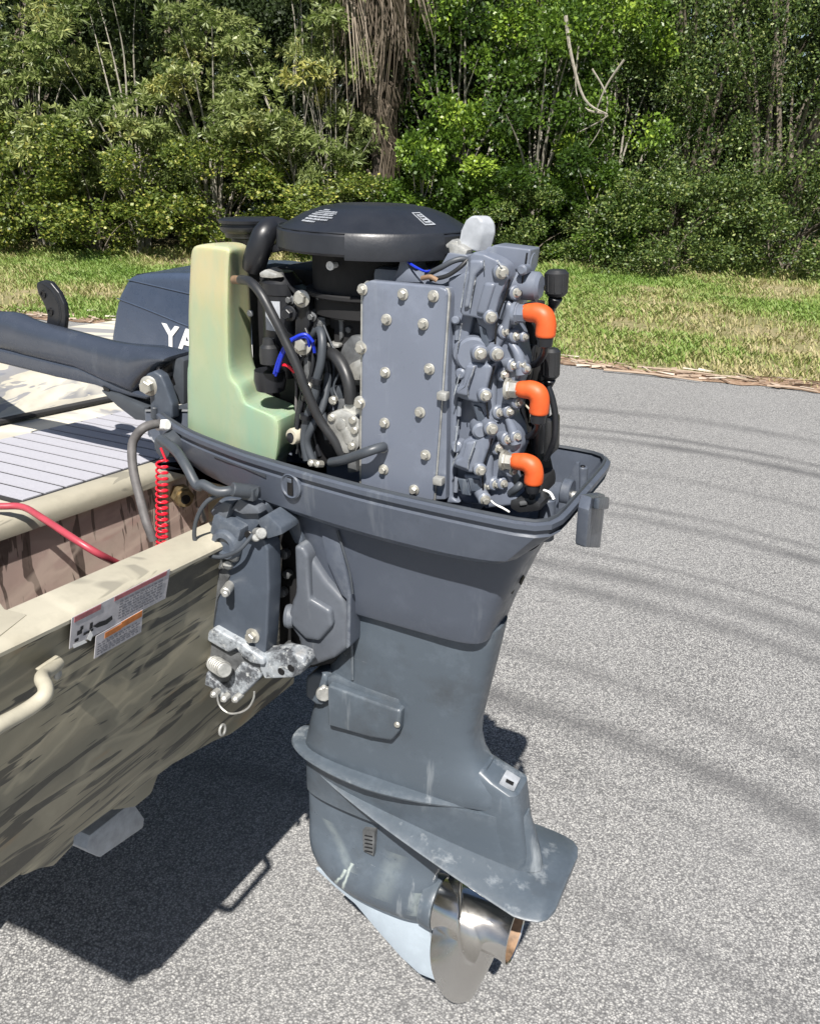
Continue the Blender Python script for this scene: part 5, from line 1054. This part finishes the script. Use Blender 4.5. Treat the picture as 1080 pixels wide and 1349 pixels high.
b = MB(); b.prism([YY(k2(*p), -.05) for p in [(425, 235), (500, 245), (510, 340), (420, 350), (360, 330), (345, 330), (400, 280)]], (0, .04, 0), .006); part('block_shoulder', b, M['block'], MOT)
hose('black_wire', [(k2(345, 318), -.075), (k2(400, 290), -.085), (k2(440, 268), -.085), (k2(475, 258), -.08), (k2(500, 262), -.075)], .0034, 'hose', 8)
hose('black_wire', [(k2(360, 335), -.08), (k2(420, 322), -.085), (k2(470, 290), -.085), (k2(498, 262), -.08)], .0026, 'rubber', 8)
hose('blue_wire', [(k2(255, 255), -.06), (k2(300, 285), -.075), (k2(340, 305), -.08), (k2(360, 302), -.08)], .0016, 'blue', 6)
hose('brown_wire', [(k2(330, 330), -.085), (k2(360, 325), -.09), (k2(385, 338), -.088)], .003, 'brown', 8)
# --- flywheel cover
FC = Vector((-.0705, .02, 0)); zb = .2845
b = MB(); prof = [(zb, .126), (zb, .1305), (zb + .003, .132), (zb + .0235, .1305), (zb + .0265, .128), (zb + .029, .121), (zb + .0435, .094), (zb + .0505, .073), (zb + .0515, .068), (zb + .0520, .0655), (zb + .0523, .058), (zb + .0540, .054), (zb + .0545, 0)]
b.lathe(FC, (0, 0, 1), prof, 24, closed=True)
fc = part('flywheel_cover', b, M['cover'], MOT, 24)
md = fc.modifiers.new('t', 'SOLIDIFY'); md.thickness = .002; md.offset = -1
b = MB()
for z_, r_ in ((zb + .0272, .1275),):
    b.tube([FC + Vector((math.cos(a) * r_, math.sin(a) * r_, z_)) for a in [2 * math.pi * i / 72 for i in range(73)]], .0012, 6, False)
part('cover_ridge', b, M['cover'], fc)
# raised sector at the aft port side of the rim
b = MB(); rr = []
for i in range(14):
    a = math.radians(-90 + 12 + i * 4.2); c_, s_ = math.cos(a), math.sin(a)
    rr.append([FC + Vector((c_ * r, s_ * r, z)) for r, z in [(.122, zb - .003), (.1352, zb - .003), (.1362, zb + .001), (.1345, zb + .0245), (.132, zb + .028), (.122, zb + .028)]])
b.loft(rr); part('cover_lug', b, M['cover'], fc)
# printing on the cone
def cone_pt(az, t, off=.0006):
    r = .121 - .048 * t; z = float(np.interp(t, [0, .5625, 1], [zb + .029, zb + .0435, zb + .0505])) + .0004; return FC + Vector((math.cos(az) * r, math.sin(az) * r, z)) + Vector((math.cos(az) * .47, math.sin(az) * .6, .8)) * off
b = MB(); random.seed(3)
for row in range(7):
    t0 = .84 - row * .10; a = -2.10 + (.06 if row in (0,) else 0); end = -1.66 if row % 2 == 0 else -1.70
    if row == 6: end = -1.86
    if row == 0: end = -1.9
    while a < end:
        w = random.uniform(.006, .020); 
        b.prism([cone_pt(a, t0), cone_pt(a + w, t0), cone_pt(a + w, t0 + .045 + .02 * random.random()), cone_pt(a, t0 + .05)], (0, 0, .0003)); a += w + random.uniform(.003, .011)
part('cover_print', b, M['galv'], fc)
b = MB(); A0, A1, T0, T1 = -.50, -.34, .25, .85; th = .016
for (a0, a1, t0, t1) in [(A0, A0 + th, T0, T1), (A1 - th, A1, T0, T1), (A0, A1, T0, T0 + .04), (A0, A1, T1 - .04, T1)] + [(A0 + .035, A1 - .035, T0 + .09 + k * .11, T0 + .14 + k * .11) for k in range(4)] + [(A0 + .035, A0 + .05, T0 + .09, T1 - .12), (A1 - .05, A1 - .035, T0 + .14, T1 - .2)]:
    b.prism([cone_pt(a0, t0), cone_pt(a1, t0), cone_pt(a1, t1), cone_pt(a0, t1)], (0, 0, .0003))
part('cover_emblem', b, M['galv'], fc)
# flywheel and starter ring under the cover
b = MB(); b.cyl(FC + Vector((0, 0, .20)), FC + Vector((0, 0, .287)), .085, seg=48); b.cyl(FC + Vector((0, 0, .225)), FC + Vector((0, 0, .232)), .095, seg=60); part('flywheel', b, M['matte'], MOT)
# dark electrical boxes and depth behind
b = MB(); b.box((-.13, .06, .13), (.20, .10, .24), .01); b.box((-.24, .085, .12), (.13, .07, .24), .01); part('electrics_box', b, M['matte'], MOT)
b = MB(); b.box((-.06, -.01, .215), (.10, .06, .07), .008); b.box((-.075, -.03, .15), (.05, .03, .10), .006); part('ignition_box', b, M['matte'], MOT)
b = MB(); p_ = YY(k1(815, 358), -.075); b.lathe(p_, PORT, [(-.06, .004), (0, .004), (.001, .0055), (.004, .0055), (.0045, .003), (.0035, .003)], 16); part('round_stud', b, M['white'], MOT)
# starter motor
b = MB(); sx = YY(k1(535, 600), -.055); st_ = Vector((sx[0], -.030, 0)); z1 = YY(k1(535, 430), -.055)[2]; z0 = YY(k1(535, 800), -.055)[2]
b.lathe(st_ + Vector((0, 0, z0)), (0, 0, 1), [(-.03, .016), (-.012, .018), (-.010, .026), (0, .0285), (.015, .0285), (.0155, .027), (z1 - z0 - .02, .027), (z1 - z0 - .019, .0285), (z1 - z0 - .004, .0285), (z1 - z0, .024), (z1 - z0 + .010, .016)], 40)
sm = part('starter_motor', b, M['black'], MOT, 35)
def cylpt(a, z, r=.0274): return st_ + Vector((math.cos(a) * r, math.sin(a) * r, z))
b = MB()
za, zb_ = YY(k1(0, 525), -.055)[2], YY(k1(0, 665), -.055)[2]
ZA = PL(k1(520, 525), (0, -.057, 0), (0, 1, 0))[2]; ZB = PL(k1(520, 665), (0, -.057, 0), (0, 1, 0))[2]
aa = [math.radians(-112 + i * 7) for i in range(8)]
for u, v in zip(aa, aa[1:]): b.prism([cylpt(u, ZB), cylpt(v, ZB), cylpt(v, ZA), cylpt(u, ZA)], tuple(cylpt((u + v) / 2, 0, .0005) - st_))
part('starter_label', b, M['galv'], sm)
b = MB(); b.prism([YY(k1(*p), -.045) for p in [(470, 395), (500, 375), (560, 400), (600, 425), (560, 450), (470, 430)]], (0, .03, 0), .004); b.prism([YY(k1(*p), -.05) for p in [(590, 440), (655, 470), (705, 480), (712, 640), (690, 700), (640, 700), (640, 500)]], (0, .03, 0), .004)
part('starter_bracket', b, M['black'], MOT)
b = MB(); b.prism([YY(k1(*p), -.058) for p in [(470, 392), (500, 376), (550, 395), (575, 415), (530, 420), (475, 415)]], (0, .012, 0), .003); part('bracket_casting', b, M['alu'], MOT)
bb = YY(k1(675, 515), -.055); bk = bolt(MOT, bb, (.2, -1, .1), 'hex', 'steel', 1.2)
bolt(MOT, YY(k1(618, 585), -.052), PORT, 'hex', 'black', 1.1); bolt(MOT, YY(k1(432, 585), -.058), PORT, 'cap', 'darkalu', .8)
b = MB(); b.lathe(YY(k1(520, 745), -.075), (0, 0, -1), [(-.012, .008), (-.004, .009), (0, .013), (.010, .014), (.022, .013)], 16); part('starter_terminal', b, M['rubber'], MOT)
b = MB(); b.lathe(YY(k1(525, 900), -.05), (0, 0, -1), [(-.014, .022), (0, .023), (.014, .020)], 28); part('starter_boot', b, M['black'], MOT)
# black intake elbow and filler cap
hose('intake_elbow', [(k1(690, 225), .0), (k1(620, 200), .0), (k1(540, 178), -.012), (k1(500, 210), -.03), (k1(475, 270), -.035), (k1(455, 330), -.035), (k1(445, 375), -.033)], [.011, .013, .015, .0165, .017, .017, .015], 'black', 22)
b = MB(); b.prism([YY(k1(*p), -.03) for p in [(520, 262), (600, 250), (610, 280), (525, 300)]], (0, .02, 0), .003); part('elbow_tab', b, M['black'], MOT)
p_ = Vector(tuple(YY(k1(440, 130), .045)))
b = MB(); b.lathe(p_ + Vector((-.004, 0, -.055)), (-.02, 0, 1), [(0, .028), (.026, .028), (.028, .036), (.034, .037), (.035, .040), (.040, .0435), (.043, .0435), (.0435, .041), (.047, .0405), (.048, .045), (.052, .0455), (.054, .041), (.055, .0)], 40)
part('oil_filler_cap', b, M['black'], MOT, 40)
# --- oil tank
TP = np.array([-.335, -.032, 0]); TN = np.array([.26, .966, 0])
def T(p, off=0): return Vector(tuple(PL(k1(*p), TP + TN * off, TN)))
rows = [(256, 178, 325, 398), (262, 152, 332, 412), (274, 138, 332, 418), (298, 130, 328, 422), (350, 127, 324, 422), (430, 124, 322, 424), (520, 120, 320, 429), (620, 117, 320, 434), (720, 121, 321, 434), (790, 119, 324, 440), (830, 118, 335, 455)]
def trow(y, l, c, r, depth=.062, rd=.012):
    A = T((l, y)); B_ = T((c, y)); R2 = T((r, y), depth); z = A.z; B_.z = z; R2.z = z; nN = Vector(tuple(TN))
    d = (B_ - A).normalized(); w = (B_ - A).length; k = min(rd, w * .4); A2 = A + nN * depth; s_ = (R2 - B_)
    return [A + nN * k, A + nN * k * .3 + d * k * .3, A + d * k, A.lerp(B_, .5), B_ - d * k * .55, B_ - d * k * .12 + nN * k * .06, B_ + s_ * .14 , B_ + s_ * .45 - nN * .003, B_ + s_ * .75 - nN * .002, B_ + s_ * .93, R2 - d * k * .3, R2 - d * k, A2.lerp(R2, .5), A2 + d * k, A2 - nN * k * .6]
rows = [(y_, l_, c_, r_ + 10) for (y_, l_, c_, r_) in rows]
def shrink(r, f):
    c = sum(r, Vector()) / len(r); return [c + (p - c) * f for p in r]
R0 = [trow(*q) for q in rows] + [trow(*q) for q in [(846, 114, 352, 472), (852, 114, 366, 480), (880, 113, 385, 486), (922, 113, 400, 492), (932, 113, 420, 510), (940, 113, 530, 650), (952, 113, 556, 676), (1010, 115, 560, 666), (1080, 115, 552, 662), (1130, 115, 545, 655), (1165, 115, 535, 612), (1210, 115, 528, 600), (1340, 115, 522, 600)]]
first = shrink(R0[0], .55)
for p in first: p.z += .002
b = MB(); b.loft([first] + [shrink(R0[0], .93)] + R0[1:])
tk = part('oil_tank', b, M['tank'], MOT, 60, subsurf=1)
b = MB(); b.lathe(T((632, 1168), .0), tuple(-TN), [(-.012, .011), (0, .0115), (.003, .0105), (.0035, .006), (.001, .0055)], 24); part('tank_lug', b, M['cream'], tk)
b = MB(); b.lathe(T((622, 1175), -.002), tuple(-TN), [(-.004, .007), (.0015, .0072), (.003, .005)], 18); part('tank_bolt', b, M['black'], tk)
b = MB(); b.cyl(T((352, 425), .006), T((402, 428), -.004), .0058); part('tank_nipple', b, M['brown'], tk)
# --- hoses in the bay
hose('oil_hose', [(k1(385, 425), -.075), (k1(430, 435), -.095), (k1(480, 490), -.105), (k1(530, 580), -.108), (k1(590, 700), -.108), (k1(650, 830), -.108), (k1(700, 960), -.106), (k1(760, 1090), -.10), (k1(830, 1190), -.095), (k1(868, 1262), -.09)], .0062, 'rubber', 14)
hose('fuel_hose', [(k1(735, 690), -.055), (k1(760, 665), -.065), (k1(772, 720), -.075), (k1(765, 820), -.08), (k1(745, 900), -.08), (k1(735, 980), -.08), (k1(700, 1080), -.08), (k1(685, 1180), -.08), (k1(700, 1280), -.08)], .0058, 'hose', 12)
hose('fuel_hose', [(k1(745, 660), -.05), (k1(725, 720), -.055), (k1(735, 850), -.06), (k1(750, 960), -.06), (k1(780, 1100), -.07), (k1(800, 1180), -.07)], .0055, 'hose', 12)
hose('fuel_hose', [(k1(800, 870), -.05), (k1(790, 960), -.06), (k1(765, 1050), -.07), (k1(725, 1120), -.08), (k1(700, 1200), -.08), (k1(730, 1290), -.08)], .0055, 'hose', 12)
hose('thick_hose', [(k1(780, 770), -.05), (k1(830, 785), -.07), (k1(875, 850), -.08), (k1(900, 930), -.085), (k1(908, 1010), -.085)], .0085, 'rubber', 14)
hose('blue_wire', [(k1(545, 870), -.08), (k1(570, 790), -.085), (k1(610, 720), -.085), (k1(670, 695), -.08), (k1(720, 715), -.075), (k1(735, 770), -.07)], .0024, 'blue', 8)
hose('blue_wire', [(k1(560, 860), -.082), (k1(585, 780), -.087), (k1(630, 710), -.087), (k1(690, 685), -.082), (k1(728, 720), -.077)], .0024, 'blue', 8)
hose('blue_wire', [(k1(550, 880), -.078), (k1(600, 745), -.083), (k1(650, 705), -.083), (k1(700, 700), -.08), (k1(712, 760), -.072)], .0022, 'blue', 8)
hose('red_wire', [(k1(585, 830), -.08), (k1(610, 835), -.083), (k1(640, 865), -.08)], .0022, 'red', 8)
bolt(MOT, YY(k1(680, 738), -.075), (.2, -1, .2), 'hex', 'steel', 1.3)
hose('bay_wire', [(k1(690, 930), -.05), (k1(720, 1000), -.05), (k1(730, 1150), -.06), (k1(760, 1260), -.06)], .004, 'black', 8)
hose('bay_wire', [(k1(640, 860), -.055), (k1(690, 960), -.06), (k1(700, 1050), -.065)], .005, 'black', 8)
random.seed(11)
for i in range(16):
    x = random.uniform(655, 800); y = random.uniform(640, 800); P_ = []; yy = random.uniform(-.062, -.03)
    for j in range(6):
        P_.append((k1(x, y), yy - .004 * j)); x += random.uniform(-45, 48); y += random.uniform(70, 125); x = max(650, min(930, x))
    hose('bay_wire', P_, random.choice([.0016, .0022, .003, .0038]), random.choice(['black', 'hose', 'rubber', 'black', 'worn']), 7)
for q in [(690, 1075), (742, 905), (700, 985), (830, 1190)]:
    b = MB(); p_ = YY(k1(*q), -.084); b.lathe(p_, (.2, 0, 1), [(-.003, .0075), (.003, .0075)], 12); part('hose_tie', b, M['black'], MOT)
for (x0_, y0_, w_, h_, m_) in [(600, 500, 50, 60, 'black'), (640, 610, 60, 50, 'rubber'), (700, 560, 50, 120, 'black'), (740, 480, 60, 60, 'rubber'), (745, 600, 40, 50, 'darkalu'), (880, 500, 60, 90, 'black'), (890, 640, 60, 40, 'darkalu'), (640, 930, 50, 60, 'black'), (930, 930, 30, 60, 'darkalu')]:
    cast([(x0_, y0_), (x0_ + w_, y0_ + 4), (x0_ + w_ - 3, y0_ + h_), (x0_ + 4, y0_ + h_ - 4)], -.042, .02, .003, m_, 'engine_fitting') if 'cast' in globals() else dark([(x0_, y0_), (x0_ + w_, y0_ + 4), (x0_ + w_ - 3, y0_ + h_), (x0_ + 4, y0_ + h_ - 4)], -.042, .02, .003, m_, 'engine_fitting', k1)
for q in [(620, 520), (725, 600), (765, 505), (905, 540), (905, 660), (770, 640), (690, 640)]: bolt(MOT, YY(k1(*q), -.043), PORT, 'hex', 'darkalu', .7)
# carburettor castings
def cast(pts, y, d, bev, mat='darkalu', name='carburettor', f=k1): return dark(pts, y, d, bev, mat, name, f)
cast([(845, 790), (870, 730), (905, 690), (950, 690), (965, 720), (965, 790), (930, 830), (960, 870), (960, 930), (900, 930), (860, 880)], -.055, .04, .006)
cast([(890, 830), (950, 800), (965, 830), (960, 905), (915, 905)], -.065, .03, .005, 'alu')
cast([(800, 590), (840, 575), (900, 580), (915, 610), (870, 622), (868, 700), (850, 720), (848, 620), (805, 610)], -.05, .02, .004, 'darkalu', 'linkage')
cast([(818, 440), (882, 440), (880, 560), (868, 580), (830, 575)], -.03, .02, .004, 'hose', 'linkage_rod')
cast([(785, 725), (850, 730), (850, 750), (785, 750)], -.055, .02, .003, 'alu', 'linkage')
cast([(680, 800), (705, 780), (712, 920), (685, 930)], -.07, .01, .003, 'darkalu', 'bracket_strap')
cast([(800, 940), (860, 920), (870, 1000), (820, 1010)], -.06, .02, .004, 'hose', 'linkage')
for q in [(830, 995), (905, 1005), (712, 930)]:
    b = MB(); b.lathe(YY(k1(*q), -.075), PORT, [(0, .006), (.006, .006), (.008, .004)], 10); part('bay_fitting', b, M['steel'], MOT)
b = MB(); b.box(YY(k1(870, 1015), -.085), (.010, .006, .014), .002); part('hose_clamp', b, M['darkalu'], MOT)
# fuel pump
fp = [(792, 1075), (812, 1055), (860, 1040), (930, 1070), (946, 1085), (946, 1215), (930, 1240), (880, 1252), (860, 1240), (800, 1150), (792, 1120)]
fu = cast(fp, -.094, .02, .004, 'alu', 'fuel_pump')
b = MB(); b.lathe(YY(k1(862, 1110), -.094), PORT, [(0, .008), (.002, .008), (.003, .005)], 16); b.prism([YY(k1(*p), -.096) for p in [(850, 1120), (880, 1120), (915, 1185), (905, 1215), (880, 1200)]], (0, .004, 0), .001); part('pump_rib', b, M['alu'], fu)
for q in [(817, 1080), (917, 1092), (912, 1215), (925, 1140)]: bolt(fu, YY(k1(*q), -.0945), PORT, 'cap', 'steel', .9)
cast([(860, 1015), (905, 1010), (960, 1025), (965, 1060), (945, 1080), (860, 1038)], -.088, .012, .003, 'alu', 'pump_bracket')
cast([(785, 1060), (955, 1060), (965, 1300), (740, 1300), (700, 1120)], -.06, .04, .004, 'matte', 'lower_bay_block')
cast([(890, 1290), (930, 1280), (935, 1340), (890, 1345)], -.09, .015, .003, 'darkalu', 'bay_bracket')
for q in [(740, 1295), (770, 1300)]:
    b = MB(); b.lathe(YY(k1(*q), -.1), (-.3, -1, .3), [(0, .005), (.01, .005), (.012, .003)], 10); part('hose_barb', b, M['steel'], MOT)
# --- tiller arm
tl_y = .03
stn = [(-420, 205, 375), (-140, 225, 412), (0, 250, 449), (60, 250, 461), (110, 262, 473), (170, 292, 491), (230, 312, 505), (300, 330, 522), (380, 350, 541), (450, 368, 558), (540, 392, 602), (620, 412, 640), (700, 424, 670), (760, 430, 690), (800, 433, 640), (860, 438, 585), (930, 460, 530), (972, 484, 505)]
b = MB(); rings = []
for (x, yt, yb2) in stn:
    A = Vector(tuple(YY(k4(x, yt), tl_y + .02))); B_ = Vector(tuple(YY(k4(x, yb2), tl_y + .02))); c_ = (A + B_) / 2; hv = (A - B_) / 2; wv = .023 if x < 600 else .023 + (x - 600) * .00003
    rings.append([c_ + hv * math.copysign(abs(math.sin(q)) ** (2 / 2.7), math.sin(q)) + Vector((0, 1, 0)) * wv * math.copysign(abs(math.cos(q)) ** (2 / 2.7), math.cos(q)) for q in [2 * math.pi * i / 32 for i in range(32)]])
b.loft(rings); tl = part('tiller_arm', b, M['tiller'], MOT, 60)
low = [(-140, 415), (0, 452), (300, 526), (440, 558), (500, 588), (640, 650), (762, 692), (800, 700), (800, 735), (700, 715), (580, 680), (520, 655), (300, 610), (0, 535), (-140, 500)]
b = MB(); b.prism([YY(k4(*p), tl_y + .004) for p in low], (.02, .050, 0), .006, 3); part('tiller_underside', b, M['tiller'], tl, 50)
b = MB(); b.prism([YY(k4(*p), tl_y + .004) for p in [(565, 655), (600, 672), (600, 690), (572, 680)]], (0, -.002, 0)); part('tiller_notch', b, M['slot'], tl)
br = [(780, 620), (800, 590), (840, 575), (878, 600), (905, 660), (940, 760), (940, 840), (850, 840), (820, 800), (815, 720), (790, 680)]
b = MB(); b.prism([YY(k4(*p), .01) for p in br], (0, .02, 0), .005, 3); tb_ = part('tiller_bracket', b, M['bracket'], MOT)
b = MB(); b.prism([YY(k4(*p), .03) for p in [(545, 680), (640, 700), (760, 760), (820, 790), (880, 830), (940, 860), (740, 845), (640, 770)]], (0, .05, 0), .006); part('tiller_brace', b, M['hose'], tb_)
bolt(tb_, YY(k4(818, 655), .01), (.2, -1, 0), 'hex', 'steel', 1.7)
b = MB(); b.prism([YY(k4(*p), .045) for p in [(860, 540), (985, 500), (1005, 520), (1005, 760), (940, 760), (905, 660)]], (0, .06, 0), .005); part('steering_bracket', b, M['hose'], MOT)
for r_ in ([(890, 555), (940, 530), (945, 580), (895, 595)], [(910, 610), (945, 600), (960, 650), (925, 668)]):
    b = MB(); b.prism([YY(k4(*p), .0445) for p in r_], (0, .004, 0), .001); part('bracket_window', b, M['slot'], MOT)
b = MB(); b.cyl(YY(k4(845, 770), .01), YY(k4(845, 835), .01), .006); part('bracket_pin', b, M['hose'], tb_)
# upright folding lever on the tiller
lv = [(200, 90), (235, 78), (275, 90), (320, 145), (350, 210), (357, 280), (348, 362), (315, 356), (248, 338), (256, 270), (240, 215), (205, 150), (195, 110)]
b = MB(); b.prism([YY(k4(*p), .06) for p in lv], (.0, .011, 0), .004, 3); lvp = part('tiller_lever', b, M['black'], MOT)
for c_, r_ in (((238, 155), .0065), ((278, 250), .0065)):
    b = MB(); b.lathe(YY(k4(*c_), .0605), PORT, [(0, r_), (.003, r_), (.0032, r_ * .6), (.0015, r_ * .55), (.001, 0)], 16); part('lever_hole', b, M['slot'], lvp)
b = MB(); b.tube([YY(k4(*p), .062) for p in [(240, 95), (290, 135), (325, 205), (335, 275), (325, 315)]], .0035, 8); part('lever_ridge', b, M['black'], lvp)
